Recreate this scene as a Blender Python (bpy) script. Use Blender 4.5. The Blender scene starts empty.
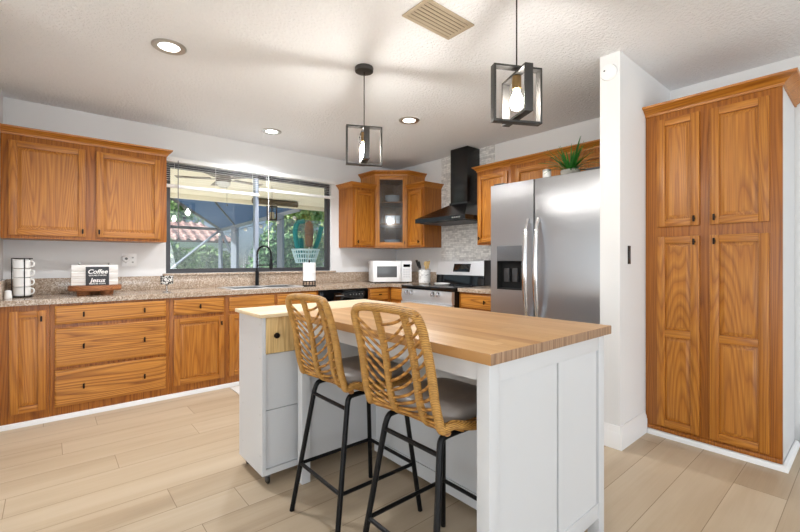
import bpy, bmesh, math, random
from mathutils import Vector, Matrix
R = math.radians
S = bpy.context.scene
COL = S.collection
random.seed(7)

# ---------------------------------------------------------------- camera
cam = bpy.data.objects.new('camera', bpy.data.cameras.new('camera'))
COL.objects.link(cam)
YAW = math.atan2(480, 410)                     # optical axis, turned from the window wall's direction
cam.location = (0, 0, 1.2)
cam.rotation_euler = (R(90), 0, YAW - R(90))
cam.data.sensor_width = 36
cam.data.lens = 410 / 800 * 36
cam.data.shift_y = -5 / 800
cam.data.clip_start = 0.02
S.camera = cam

# ---------------------------------------------------------------- sky, sun, fill lights
W = bpy.data.worlds.new('sky'); S.world = W; W.use_nodes = True
wn = W.node_tree.nodes; wl = W.node_tree.links
bg = wn['Background']
sky = wn.new('ShaderNodeTexSky'); sky.sky_type = 'HOSEK_WILKIE'
sky.sun_direction = Vector((-.74, .12, .66)).normalized(); sky.turbidity = 4
wl.new(sky.outputs[0], bg.inputs[0]); bg.inputs[1].default_value = 2.3

def light(name, kind, loc, rot, energy, size=None, size_y=None, color=(1, 1, 1), parent=None):
    d = bpy.data.lights.new(name, kind); d.energy = energy; d.color = color
    if kind == 'AREA':
        d.size = size
        if size_y: d.shape = 'RECTANGLE'; d.size_y = size_y
    o = bpy.data.objects.new(name, d); COL.objects.link(o)
    o.location = loc; o.rotation_euler = rot; o.parent = parent
    return o
sun = light('sun', 'SUN', (0, 0, 10), (0, 0, 0), 7.5, color=(1, .96, .88))
sun.data.angle = R(2)
sun.rotation_euler = Vector((-.74, .12, .66)).to_track_quat('Z', 'Y').to_euler()
# unseen fill lamps added behind and left of the camera, tilted toward the ceiling
light('fill_back', 'AREA', (.3, -5.4, 1.1), (R(134), 0, 0), 180, 5.6, 2.0, (.9, .955, 1))
light('fill_left', 'AREA', (-4.4, -1.0, 1.1), (R(134), 0, R(-90)), 105, 5.0, 2.0, (.9, .955, 1))
S.view_settings.view_transform = 'Standard'
S.view_settings.look = 'None'
S.view_settings.gamma = 1
S.view_settings.use_curve_mapping = False
S.view_settings.exposure = 0.36

# ---------------------------------------------------------------- materials
def lin(c):
    f = lambda v: v / 12.92 if v <= .04045 else ((v + .055) / 1.055) ** 2.4
    return tuple(f(v / 255) for v in c) + (1,)
def new_mat(name):
    m = bpy.data.materials.new(name); m.use_nodes = True
    return m, m.node_tree.nodes, m.node_tree.links, m.node_tree.nodes['Principled BSDF']
def plain(name, rgb, rough=.5, metal=0., bump=0., bscale=200, var=0., emit=0, spec=.5, coat=0):
    m, n, l, b = new_mat(name)
    b.inputs['Base Color'].default_value = lin(rgb)
    b.inputs['Roughness'].default_value = rough
    b.inputs['Metallic'].default_value = metal
    b.inputs['Specular IOR Level'].default_value = spec
    b.inputs['Coat Weight'].default_value = coat
    tc = n.new('ShaderNodeTexCoord')
    if var:
        t = n.new('ShaderNodeTexNoise'); t.inputs['Scale'].default_value = bscale * .2; t.inputs['Detail'].default_value = 3
        l.new(tc.outputs['Object'], t.inputs['Vector'])
        mx = n.new('ShaderNodeMix'); mx.data_type = 'RGBA'
        mx.inputs[6].default_value = lin([v * (1 - var) for v in rgb]); mx.inputs[7].default_value = lin([min(255, v * (1 + var)) for v in rgb])
        l.new(t.outputs[0], mx.inputs[0]); l.new(mx.outputs[2], b.inputs['Base Color'])
    if bump:
        t = n.new('ShaderNodeTexNoise'); t.inputs['Scale'].default_value = bscale; t.inputs['Detail'].default_value = 2
        l.new(tc.outputs['Object'], t.inputs['Vector'])
        bp = n.new('ShaderNodeBump'); bp.inputs['Strength'].default_value = bump; bp.inputs['Distance'].default_value = .004
        l.new(t.outputs[0], bp.inputs['Height']); l.new(bp.outputs[0], b.inputs['Normal'])
    if emit:
        b.inputs['Emission Color'].default_value = lin(rgb); b.inputs['Emission Strength'].default_value = emit
    return m
def mapping(n, l, scale, rnd=True, coord='Object'):
    tc = n.new('ShaderNodeTexCoord'); mp = n.new('ShaderNodeMapping')
    mp.inputs['Scale'].default_value = scale
    if rnd:
        oi = n.new('ShaderNodeObjectInfo'); ml = n.new('ShaderNodeMath'); ml.operation = 'MULTIPLY'; ml.inputs[1].default_value = 37
        l.new(oi.outputs['Random'], ml.inputs[0]); l.new(ml.outputs[0], mp.inputs['Location'])
    l.new(tc.outputs[coord], mp.inputs['Vector'])
    return mp.outputs[0]
def wood(name, axis, dark, mid, light_, rough=.38, ring=1., k=1., fine=150):
    m, n, l, b = new_mat(name)
    sc = [4.6 * k] * 3; sc[axis] = .26 * k
    fs = [fine] * 3; fs[axis] = 3.5
    v = mapping(n, l, sc)
    a = n.new('ShaderNodeTexNoise'); a.inputs['Scale'].default_value = 1; a.inputs['Detail'].default_value = 1.5; a.inputs['Distortion'].default_value = .4
    l.new(v, a.inputs['Vector'])
    mu = n.new('ShaderNodeMath'); mu.operation = 'MULTIPLY'; mu.inputs[1].default_value = 34; l.new(a.outputs[0], mu.inputs[0])
    fr = n.new('ShaderNodeMath'); fr.operation = 'FRACT'; l.new(mu.outputs[0], fr.inputs[0])
    v2 = mapping(n, l, fs)
    f = n.new('ShaderNodeTexNoise'); f.inputs['Scale'].default_value = 1; f.inputs['Detail'].default_value = 2
    l.new(v2, f.inputs['Vector'])
    r1 = n.new('ShaderNodeValToRGB')
    r1.color_ramp.elements[0].position = 0; r1.color_ramp.elements[0].color = lin(mid)
    r1.color_ramp.elements[1].position = 1; r1.color_ramp.elements[1].color = lin(mid)
    e = r1.color_ramp.elements.new(.45); e.color = lin(light_)
    e = r1.color_ramp.elements.new(.9); e.color = lin([d + (q - d) * (1 - ring) for d, q in zip(dark, mid)])
    l.new(fr.outputs[0], r1.inputs[0])
    r2 = n.new('ShaderNodeValToRGB')
    r2.color_ramp.elements[0].position = .34; r2.color_ramp.elements[0].color = (.56, .47, .40, 1)
    r2.color_ramp.elements[1].position = .6; r2.color_ramp.elements[1].color = (1, 1, 1, 1)
    l.new(f.outputs[0], r2.inputs[0])
    mx = n.new('ShaderNodeMix'); mx.data_type = 'RGBA'; mx.blend_type = 'MULTIPLY'; mx.inputs[0].default_value = .55
    l.new(r1.outputs[0], mx.inputs[6]); l.new(r2.outputs[0], mx.inputs[7])
    l.new(mx.outputs[2], b.inputs['Base Color'])
    b.inputs['Roughness'].default_value = rough
    bp = n.new('ShaderNodeBump'); bp.inputs['Strength'].default_value = .08; bp.inputs['Distance'].default_value = .002
    l.new(f.outputs[0], bp.inputs['Height']); l.new(bp.outputs[0], b.inputs['Normal'])
    return m
OD, OM, OL = (128, 70, 18), (180, 112, 34), (194, 128, 47)
OAK = wood('oak_upright', 2, OD, OM, OL, ring=.36)
OAKH = wood('oak_level', 0, OD, OM, OL, ring=.36)
OAKF = wood('oak_frame', 2, (118, 62, 14), (163, 96, 27), (175, 108, 36), ring=.5)
OAKD = wood('oak_drawer', 0, (136, 78, 20), (190, 124, 44), (204, 139, 58), ring=.8)
OAKS = [OAK, OAKH]
PINE = wood('pine', 2, (196, 158, 98), (218, 184, 124), (226, 196, 140), .5, .8)
SLAB = wood('log_slab', 0, (110, 62, 30), (150, 92, 50), (170, 110, 62), .6)
WHITEWASH = wood('whitewashed_board', 0, (228, 226, 222), (240, 239, 236), (244, 243, 241), .55, .4)

def planks(name, row, length, sx, cols, seam, along=0, rough=.42, gap=.0028, fine=40):
    m, n, l, b = new_mat(name)
    tc = n.new('ShaderNodeTexCoord'); sp = n.new('ShaderNodeSeparateXYZ'); l.new(tc.outputs['Object'], sp.inputs[0])
    def M(op, a, b_=None):
        q = n.new('ShaderNodeMath'); q.operation = op
        for i, x in enumerate((a, b_)):
            if x is None: continue
            if isinstance(x, (int, float)): q.inputs[i].default_value = x
            else: l.new(x, q.inputs[i])
        return q.outputs[0]
    u, v = sp.outputs[along], sp.outputs[1 - along]
    rv = M('DIVIDE', M('ADD', v, sx), row); ri = M('FLOOR', rv); rf = M('FRACT', rv)
    wn1 = n.new('ShaderNodeTexWhiteNoise'); wn1.noise_dimensions = '1D'; l.new(ri, wn1.inputs['W'])
    uu = M('DIVIDE', M('ADD', u, M('MULTIPLY', wn1.outputs[0], length)), length); ui = M('FLOOR', uu); uf = M('FRACT', uu)
    cb = n.new('ShaderNodeCombineXYZ'); l.new(ri, cb.inputs[0]); l.new(ui, cb.inputs[1])
    wn2 = n.new('ShaderNodeTexWhiteNoise'); wn2.noise_dimensions = '3D'; l.new(cb.outputs[0], wn2.inputs['Vector'])
    mp = n.new('ShaderNodeMapping'); s = [9, 9, 9]; s[along] = .9; mp.inputs['Scale'].default_value = s
    ad = n.new('ShaderNodeVectorMath'); ad.operation = 'MULTIPLY_ADD'; l.new(wn2.outputs['Color'], ad.inputs[0]); ad.inputs[1].default_value = (9, 9, 9); l.new(tc.outputs['Object'], ad.inputs[2])
    l.new(ad.outputs[0], mp.inputs['Vector'])
    g = n.new('ShaderNodeTexNoise'); g.inputs['Scale'].default_value = 1; g.inputs['Detail'].default_value = 5; g.inputs['Distortion'].default_value = .5
    l.new(mp.outputs[0], g.inputs['Vector'])
    fmp = n.new('ShaderNodeMapping'); s = [fine * 3] * 3; s[along] = 3; fmp.inputs['Scale'].default_value = s; l.new(ad.outputs[0], fmp.inputs['Vector'])
    f = n.new('ShaderNodeTexNoise'); f.inputs['Scale'].default_value = 1; l.new(fmp.outputs[0], f.inputs['Vector'])
    fac = M('ADD', M('ADD', M('MULTIPLY', g.outputs[0], .75), M('MULTIPLY', wn2.outputs[0], .3)), M('MULTIPLY', f.outputs[0], .12))
    rp = n.new('ShaderNodeValToRGB')
    rp.color_ramp.elements[0].position = .28; rp.color_ramp.elements[0].color = lin(cols[0])
    rp.color_ramp.elements[1].position = .85; rp.color_ramp.elements[1].color = lin(cols[2])
    e = rp.color_ramp.elements.new(.55); e.color = lin(cols[1])
    l.new(fac, rp.inputs[0])
    s1 = M('LESS_THAN', M('MULTIPLY', M('MINIMUM', rf, M('SUBTRACT', 1, rf)), row), gap * .5)
    s2 = M('LESS_THAN', M('MULTIPLY', M('MINIMUM', uf, M('SUBTRACT', 1, uf)), length), gap * .5)
    sm = M('MAXIMUM', s1, s2)
    mx = n.new('ShaderNodeMix'); mx.data_type = 'RGBA'; l.new(sm, mx.inputs[0]); l.new(rp.outputs[0], mx.inputs[6]); mx.inputs[7].default_value = lin(seam)
    l.new(mx.outputs[2], b.inputs['Base Color']); b.inputs['Roughness'].default_value = rough
    return m
FLOOR = planks('plank_floor', .2135, 1.52, -.088, ((164, 143, 117), (185, 166, 140), (200, 184, 160)), (128, 108, 84))
BUTCHER = planks('butcher_block', .058, .62, 0, ((168, 118, 66), (196, 150, 95), (212, 172, 118)), (176, 130, 78), along=1, rough=.4, gap=.0015)
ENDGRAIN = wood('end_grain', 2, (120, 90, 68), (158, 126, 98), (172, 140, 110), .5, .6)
CARTTOP = planks('birch_top', .3, 1.6, 0, ((206, 180, 138), (218, 196, 160), (226, 208, 176)), (226, 200, 160), rough=.5)

WALL = plain('wall_paint', (229, 229, 229), .75, bump=.15, bscale=300)
def ceiling_mat():
    m, n, l, b = new_mat('textured_ceiling')
    b.inputs['Base Color'].default_value = lin((242, 244, 247)); b.inputs['Roughness'].default_value = .9
    v = mapping(n, l, (1, 1, 1), False)
    t = n.new('ShaderNodeTexNoise'); t.inputs['Scale'].default_value = 48; t.inputs['Detail'].default_value = 4; t.inputs['Roughness'].default_value = .6
    l.new(v, t.inputs['Vector'])
    r = n.new('ShaderNodeValToRGB'); r.color_ramp.elements[0].position = .42; r.color_ramp.elements[1].position = .66; l.new(t.outputs[0], r.inputs[0])
    bp = n.new('ShaderNodeBump'); bp.inputs['Strength'].default_value = .6; bp.inputs['Distance'].default_value = .01
    l.new(r.outputs[0], bp.inputs['Height']); l.new(bp.outputs[0], b.inputs['Normal'])
    return m
CEIL = ceiling_mat()
TRIM = plain('white_trim', (236, 236, 236), .45)
WHITE = plain('white_lacquer', (206, 207, 209), .4)
WHITE2 = plain('white_enamel', (240, 240, 240), .25)
CERAM = plain('ceramic', (240, 239, 236), .18)
BLACK = plain('black_metal', (22, 22, 24), .42, .6)
BLACKP = plain('black_plastic', (16, 16, 17), .3)
BRONZE = plain('dark_bronze', (34, 26, 22), .4, .7)
HOODM = plain('hood_black', (12, 12, 13), .22, .2, spec=.6)
GLOSSBLK = plain('black_glass', (8, 8, 9), .06, spec=.6)
DARK = plain('dark_gap', (20, 20, 20), .8)
GREYF = plain('window_bronze', (62, 62, 66), .45, .3)
BRASS = plain('aged_brass', (150, 122, 84), .35, .9)
IRON = plain('pendant_iron', (64, 62, 60), .45, .5)
CHROME = plain('chrome', (210, 210, 212), .18, 1)
SATIN = plain('satin_nickel', (188, 187, 184), .3, 1)
GREY = plain('grey_plastic', (96, 98, 102), .4)
DGREY = plain('dark_grey', (60, 61, 64), .45)
VENT = plain('almond_paint', (186, 172, 150), .5, .3)
BULB = plain('bulb_light', (255, 250, 242), .3, emit=250)
LED = plain('downlight_led', (255, 250, 240), .3, emit=9)
CHALK = plain('chalkboard', (62, 64, 68), .75, var=.1)
CUSH = plain('cushion_vinyl', (146, 139, 134), .4, bump=.2, bscale=60, var=.14)
LEAF = plain('strap_leaf', (40, 104, 34), .4, var=.35, bscale=120)
CONCRETE = plain('concrete', (176, 172, 164), .85, var=.12, bscale=60)
TOWEL = plain('paper', (246, 246, 246), .85, bump=.2, bscale=150)
SLAT = plain('blind_white', (232, 232, 230), .45)
ANI = 0.0
def stainless(name, rgb=(196, 197, 200), rough=.27, axis=1):
    m, n, l, b = new_mat(name)
    b.inputs['Base Color'].default_value = lin(rgb); b.inputs['Metallic'].default_value = 1
    s = [400] * 3; s[0] = 2
    v = mapping(n, l, s, False)
    t = n.new('ShaderNodeTexNoise'); t.inputs['Scale'].default_value = 1; l.new(v, t.inputs['Vector'])
    mr = n.new('ShaderNodeMapRange'); mr.inputs[3].default_value = rough - .02; mr.inputs[4].default_value = rough + .03
    l.new(t.outputs[0], mr.inputs[0]); l.new(mr.outputs[0], b.inputs['Roughness'])
    b.inputs['Anisotropic'].default_value = .8; b.inputs['Anisotropic Rotation'].default_value = ANI
    tg = n.new('ShaderNodeTangent'); tg.direction_type = 'RADIAL'; tg.axis = 'Z'; l.new(tg.outputs[0], b.inputs['Tangent'])
    w = mapping(n, l, (.7, .7, 2.6), False)
    t2 = n.new('ShaderNodeTexNoise'); t2.inputs['Scale'].default_value = 1; t2.inputs['Detail'].default_value = 0; l.new(w, t2.inputs['Vector'])
    bp = n.new('ShaderNodeBump'); bp.inputs['Strength'].default_value = .25; bp.inputs['Distance'].default_value = .05
    l.new(t2.outputs[0], bp.inputs['Height']); l.new(bp.outputs[0], b.inputs['Normal'])
    return m
STEEL = stainless('brushed_steel', (176, 178, 182), .3)
STEEL2 = plain('satin_steel', (214, 215, 217), .36, .55)
def granite():
    m, n, l, b = new_mat('granite')
    v = mapping(n, l, (1, 1, 1), False)
    t = n.new('ShaderNodeTexVoronoi'); t.inputs['Scale'].default_value = 120; l.new(v, t.inputs['Vector'])
    t2 = n.new('ShaderNodeTexNoise'); t2.inputs['Scale'].default_value = 60; t2.inputs['Detail'].default_value = 4; l.new(v, t2.inputs['Vector'])
    r = n.new('ShaderNodeValToRGB')
    cs = [(0, (84, 68, 56)), (.28, (158, 137, 117)), (.5, (203, 187, 169)), (.75, (147, 122, 100)), (1, (222, 212, 198))]
    r.color_ramp.elements[0].color = lin(cs[0][1]); r.color_ramp.elements[1].color = lin(cs[-1][1])
    for p, c in cs[1:-1]: r.color_ramp.elements.new(p).color = lin(c)
    sp = n.new('ShaderNodeSeparateColor'); l.new(t.outputs['Color'], sp.inputs[0])
    mx = n.new('ShaderNodeMath'); mx.operation = 'MULTIPLY_ADD'; mx.inputs[1].default_value = .62
    l.new(sp.outputs[0], mx.inputs[0])
    m3 = n.new('ShaderNodeMath'); m3.operation = 'MULTIPLY'; m3.inputs[1].default_value = .4; l.new(t2.outputs[0], m3.inputs[0])
    l.new(m3.outputs[0], mx.inputs[2]); l.new(mx.outputs[0], r.inputs[0]); l.new(r.outputs[0], b.inputs['Base Color'])
    b.inputs['Roughness'].default_value = .16
    return m
GRANITE = granite()
def mosaic():
    m, n, l, b = new_mat('stone_mosaic')
    tc = n.new('ShaderNodeTexCoord'); sp = n.new('ShaderNodeSeparateXYZ'); cb = n.new('ShaderNodeCombineXYZ')
    l.new(tc.outputs['Object'], sp.inputs[0]); l.new(sp.outputs[1], cb.inputs[0]); l.new(sp.outputs[2], cb.inputs[1])
    t = n.new('ShaderNodeTexBrick'); t.inputs['Scale'].default_value = 1
    t.inputs['Brick Width'].default_value = .075; t.inputs['Row Height'].default_value = .024; t.inputs['Mortar Size'].default_value = .0016
    t.inputs['Color1'].default_value = lin((190, 189, 188)); t.inputs['Color2'].default_value = lin((244, 243, 240)); t.inputs['Mortar'].default_value = lin((205, 203, 200)); t.inputs['Bias'].default_value = .25
    l.new(cb.outputs[0], t.inputs['Vector'])
    ns = n.new('ShaderNodeTexNoise'); ns.inputs['Scale'].default_value = 26; ns.inputs['Detail'].default_value = 4; l.new(tc.outputs['Object'], ns.inputs['Vector'])
    r = n.new('ShaderNodeValToRGB'); r.color_ramp.elements[0].position = .35; r.color_ramp.elements[0].color = (.72, .72, .73, 1); r.color_ramp.elements[1].position = .6; l.new(ns.outputs[0], r.inputs[0])
    mx = n.new('ShaderNodeMix'); mx.data_type = 'RGBA'; mx.blend_type = 'MULTIPLY'; mx.inputs[0].default_value = .7
    l.new(t.outputs[0], mx.inputs[6]); l.new(r.outputs[0], mx.inputs[7]); l.new(mx.outputs[2], b.inputs['Base Color'])
    b.inputs['Roughness'].default_value = .3
    return m
MOSAIC = mosaic()
def rattan(name, a, c, sc):
    m, n, l, b = new_mat(name)
    v = mapping(n, l, (1, 1, 1))
    w = n.new('ShaderNodeTexWave'); w.bands_direction = 'Z'; w.inputs['Scale'].default_value = sc; w.inputs['Distortion'].default_value = 3; w.inputs['Detail'].default_value = 2
    l.new(v, w.inputs['Vector'])
    ns = n.new('ShaderNodeTexNoise'); ns.inputs['Scale'].default_value = 45; l.new(v, ns.inputs['Vector'])
    ad = n.new('ShaderNodeMath'); ad.operation = 'MULTIPLY_ADD'; ad.inputs[1].default_value = .5; l.new(w.outputs[1], ad.inputs[0])
    hf = n.new('ShaderNodeMath'); hf.operation = 'MULTIPLY'; hf.inputs[1].default_value = .6; l.new(ns.outputs[0], hf.inputs[0]); l.new(hf.outputs[0], ad.inputs[2])
    r = n.new('ShaderNodeValToRGB'); r.color_ramp.elements[0].position = .2; r.color_ramp.elements[0].color = lin(a); r.color_ramp.elements[1].position = .8; r.color_ramp.elements[1].color = lin(c)
    l.new(ad.outputs[0], r.inputs[0]); l.new(r.outputs[0], b.inputs['Base Color'])
    b.inputs['Roughness'].default_value = .5
    bp = n.new('ShaderNodeBump'); bp.inputs['Strength'].default_value = .5; bp.inputs['Distance'].default_value = .003
    l.new(w.outputs[1], bp.inputs['Height']); l.new(bp.outputs[0], b.inputs['Normal'])
    return m
RATTAN = rattan('rattan_wrap', (120, 78, 28), (206, 156, 80), 60)
RATTAN2 = rattan('rattan_rod', (120, 74, 26), (198, 144, 70), 12)
def glass(name, rgb=(255, 255, 255), fac=.08, rough=.02):
    m, n, l, b = new_mat(name)
    n.remove(b)
    tr = n.new('ShaderNodeBsdfTransparent'); tr.inputs[0].default_value = lin(rgb)
    gl = n.new('ShaderNodeBsdfGlossy'); gl.inputs['Roughness'].default_value = rough
    mx = n.new('ShaderNodeMixShader'); mx.inputs[0].default_value = fac
    l.new(tr.outputs[0], mx.inputs[1]); l.new(gl.outputs[0], mx.inputs[2]); l.new(mx.outputs[0], n['Material Output'].inputs[0])
    return m
PANE = glass('window_glass', (250, 252, 252), .05)
REED = glass('reeded_glass', (224, 228, 232), .05, .1)
def screen(name, rgb, fac):
    m, n, l, b = new_mat(name); n.remove(b)
    tr = n.new('ShaderNodeBsdfTransparent'); df = n.new('ShaderNodeBsdfDiffuse'); df.inputs[0].default_value = lin(rgb)
    mx = n.new('ShaderNodeMixShader'); mx.inputs[0].default_value = fac
    l.new(tr.outputs[0], mx.inputs[1]); l.new(df.outputs[0], mx.inputs[2]); l.new(mx.outputs[0], n['Material Output'].inputs[0])
    return m
SCREEN = screen('screen_mesh', (84, 112, 152), .82)
def foliage_mat(name, a, c):
    m, n, l, b = new_mat(name)
    v = mapping(n, l, (1, 1, 1))
    t = n.new('ShaderNodeTexNoise'); t.inputs['Scale'].default_value = 9; t.inputs['Detail'].default_value = 5; l.new(v, t.inputs['Vector'])
    r = n.new('ShaderNodeValToRGB'); r.color_ramp.elements[0].position = .35; r.color_ramp.elements[0].color = lin(a); r.color_ramp.elements[1].position = .65; r.color_ramp.elements[1].color = lin(c)
    l.new(t.outputs[0], r.inputs[0]); l.new(r.outputs[0], b.inputs['Base Color']); b.inputs['Roughness'].default_value = .45
    b.inputs['Transmission Weight'].default_value = 0
    return m
FOL1 = foliage_mat('shrub_leaf', (70, 124, 60), (184, 216, 150))
FOL2 = foliage_mat('tree_leaf', (104, 150, 84), (200, 224, 160))
FOL3 = foliage_mat('dark_leaf', (60, 112, 66), (150, 194, 140))
BARK = plain('bark', (96, 80, 66), .9, var=.2)
def rooftile():
    m, n, l, b = new_mat('clay_tile')
    tc = n.new('ShaderNodeTexCoord')
    t = n.new('ShaderNodeTexBrick'); t.inputs['Scale'].default_value = 1; t.inputs['Brick Width'].default_value = .34; t.inputs['Row Height'].default_value = .32; t.inputs['Mortar Size'].default_value = .03
    t.inputs['Color1'].default_value = lin((190, 152, 146)); t.inputs['Color2'].default_value = lin((212, 184, 178)); t.inputs['Mortar'].default_value = lin((140, 100, 98))
    l.new(tc.outputs['Object'], t.inputs['Vector']); l.new(t.outputs[0], b.inputs['Base Color']); b.inputs['Roughness'].default_value = .8
    return m
TILE = rooftile()
SOFFIT = plain('cream_soffit', (247, 240, 222), .7)
FANM = plain('fan_taupe', (96, 82, 62), .5)
ALU = plain('screen_aluminium', (150, 160, 176), .5, .3)
TEAL = plain('teal_foam', (32, 140, 146), .6)
LBLUE = plain('pale_blue_plastic', (196, 226, 238), .4)
BROWNF = plain('duster_brown', (120, 100, 90), .95, bump=.8, bscale=90, var=.3)
STUCCO = plain('stucco', (226, 220, 208), .85)
GRASS = plain('grass', (96, 138, 70), .9, var=.25, bscale=60)
PATIO = plain('patio_slab', (206, 200, 190), .85, var=.05, bscale=20)
ORANGE = plain('orange_plastic', (232, 170, 84), .5)
CHECK = None
def checker():
    m, n, l, b = new_mat('checker_glaze')
    v = mapping(n, l, (1, 1, 1), False)
    t = n.new('ShaderNodeTexVoronoi'); t.inputs['Scale'].default_value = 105; l.new(v, t.inputs['Vector'])
    sp = n.new('ShaderNodeSeparateColor'); l.new(t.outputs['Color'], sp.inputs[0])
    r = n.new('ShaderNodeValToRGB'); r.color_ramp.interpolation = 'CONSTANT'; r.color_ramp.elements[0].color = lin((24, 24, 26)); r.color_ramp.elements[1].position = .55; r.color_ramp.elements[1].color = lin((226, 226, 224))
    l.new(sp.outputs[0], r.inputs[0]); l.new(r.outputs[0], b.inputs['Base Color']); b.inputs['Roughness'].default_value = .3
    return m
CHECK = checker()
def marble():
    m, n, l, b = new_mat('veined_marble')
    v = mapping(n, l, (1, 1, 1), False)
    t = n.new('ShaderNodeTexNoise'); t.inputs['Scale'].default_value = 18; t.inputs['Detail'].default_value = 6; t.inputs['Distortion'].default_value = 1.5; l.new(v, t.inputs['Vector'])
    r = n.new('ShaderNodeValToRGB'); r.color_ramp.elements[0].color = lin((238, 237, 234)); r.color_ramp.elements[1].color = lin((238, 237, 234))
    r.color_ramp.elements.new(.47).color = lin((236, 235, 232)); r.color_ramp.elements.new(.5).color = lin((120, 118, 116)); r.color_ramp.elements.new(.53).color = lin((236, 235, 232))
    l.new(t.outputs[0], r.inputs[0]); l.new(r.outputs[0], b.inputs['Base Color']); b.inputs['Roughness'].default_value = .25
    return m
MARBLE = marble()

# ---------------------------------------------------------------- mesh helpers
class B:
    """collects shapes and links them as ONE mesh object"""
    def __init__(s): s.bm = bmesh.new()
    def _in(s, t, mi):
        for f in t.faces: f.material_index = mi
        me = bpy.data.meshes.new('tmp'); t.to_mesh(me); t.free(); s.bm.from_mesh(me); bpy.data.meshes.remove(me)
        return s
    def box(s, x0, x1, y0, y1, z0, z1, bev=0., mi=0, M=None, seg=2):
        t = bmesh.new(); bmesh.ops.create_cube(t, size=1)
        for v in t.verts: v.co = Vector(((x0 + x1) / 2 + v.co.x * abs(x1 - x0), (y0 + y1) / 2 + v.co.y * abs(y1 - y0), (z0 + z1) / 2 + v.co.z * abs(z1 - z0)))
        if bev: bmesh.ops.bevel(t, geom=t.edges[:], offset=min(bev, .49 * min(abs(x1 - x0), abs(y1 - y0), abs(z1 - z0))), segments=seg, profile=.6, affect='EDGES')
        if M: t.transform(M)
        return s._in(t, mi)
    def hull(s, a, b_, mi=0):
        """solid between two loops of equal length, capped"""
        return s.loft([a, b_], mi)
    def loft(s, loops, mi=0, cap=True):
        t = bmesh.new(); vs = [[t.verts.new(p) for p in L] for L in loops]
        n = len(loops[0])
        for A, Bq in zip(vs, vs[1:]):
            for i in range(n):
                j = (i + 1) % n; t.faces.new((A[i], A[j], Bq[j], Bq[i]))
        if cap: t.faces.new(vs[0][::-1]); t.faces.new(vs[-1])
        bmesh.ops.recalc_face_normals(t, faces=t.faces[:])
        return s._in(t, mi)
    def prism(s, pts, z0, z1, mi=0): return s.loft([[(x, y, z0) for x, y in pts], [(x, y, z1) for x, y in pts]], mi)
    def tube(s, pts, r, n=8, closed=False, mi=0, r2=None):
        P = [Vector(p) for p in pts]; N = len(P); t = bmesh.new(); rings = []
        def tan(i):
            if closed: return (P[(i + 1) % N] - P[i - 1]).normalized()
            return (P[min(i + 1, N - 1)] - P[max(i - 1, 0)]).normalized()
        T = tan(0); ref = Vector((0, 0, 1)) if abs(T.z) < .9 else Vector((1, 0, 0))
        U = (ref - T * ref.dot(T)).normalized()
        for i in range(N):
            T = tan(i); U = (U - T * U.dot(T)).normalized(); V = T.cross(U)
            rr = r if r2 is None else r + (r2 - r) * i / (N - 1)
            rings.append([t.verts.new(P[i] + (U * math.cos(2 * math.pi * k / n) + V * math.sin(2 * math.pi * k / n)) * rr) for k in range(n)])
        for i in range(N if closed else N - 1):
            A, Bq = rings[i], rings[(i + 1) % N]
            off = 0
            if closed and i == N - 1:
                off = min(range(n), key=lambda o: sum((A[k].co - Bq[(k + o) % n].co).length for k in range(n)))
            for k in range(n): t.faces.new((A[k], A[(k + 1) % n], Bq[(k + 1 + off) % n], Bq[(k + off) % n]))
        if not closed: t.faces.new(rings[0][::-1]); t.faces.new(rings[-1])
        return s._in(t, mi)
    def lathe(s, prof, c=(0, 0, 0), n=32, mi=0, M=None, closed=False):
        """prof: (radius, z) pairs turned about z"""
        t = bmesh.new(); rings = []
        for r, z in prof: rings.append([t.verts.new((c[0] + r * math.cos(2 * math.pi * k / n), c[1] + r * math.sin(2 * math.pi * k / n), c[2] + z)) for k in range(n)] if r > 1e-6 else [t.verts.new((c[0], c[1], c[2] + z))])
        prs = list(zip(rings, rings[1:])) + ([(rings[-1], rings[0])] if closed else [])
        for A, Bq in prs:
            for k in range(n):
                j = (k + 1) % n
                if len(A) == 1 and len(Bq) == 1: continue
                if len(A) == 1: t.faces.new((A[0], Bq[k], Bq[j]))
                elif len(Bq) == 1: t.faces.new((A[k], A[j], Bq[0]))
                else: t.faces.new((A[k], A[j], Bq[j], Bq[k]))
        bmesh.ops.recalc_face_normals(t, faces=t.faces[:])
        if M: t.transform(M)
        return s._in(t, mi)
    def cyl(s, c, r, h, n=24, mi=0, M=None): return s.lathe([(0, 0), (r, 0), (r, h), (0, h)], c, n, mi, M)
    def ball(s, c, r, mi=0, sz=1, n=16):
        return s.lathe([(r * math.sin(math.pi * i / 10), -r * sz * math.cos(math.pi * i / 10)) for i in range(11)], c, n, mi)
    def raised(s, x0, x1, z0, z1, y, d=.012, mi=0):
        """raised panel facing -y: y is the plane it lies in, its field rises by d"""
        ins = [(0, 0), (.007, .0), (.027, d), (.029, d)]
        loops = [[(x0 + i, y - q, z0 + i), (x1 - i, y - q, z0 + i), (x1 - i, y - q, z1 - i), (x0 + i, y - q, z1 - i)] for i, q in ins]
        return s.loft([[(x0, y + .004, z0), (x1, y + .004, z0), (x1, y + .004, z1), (x0, y + .004, z1)]] + loops, mi)
    def build(s, name, mat, parent=None, loc=None, smooth=35):
        me = bpy.data.meshes.new(name); s.bm.to_mesh(me); s.bm.free()
        for f in me.polygons: f.use_smooth = True
        me.set_sharp_from_angle(angle=R(smooth))
        for m in (mat if isinstance(mat, (list, tuple)) else [mat]): me.materials.append(m)
        o = bpy.data.objects.new(name, me); COL.objects.link(o)
        if parent: o.parent = parent
        if loc: o.location = loc
        return o
def tag(o, label, cat, group=None, kind=None):
    o['label'] = label; o['category'] = cat
    if group: o['group'] = group
    if kind: o['kind'] = kind
    return o
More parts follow.
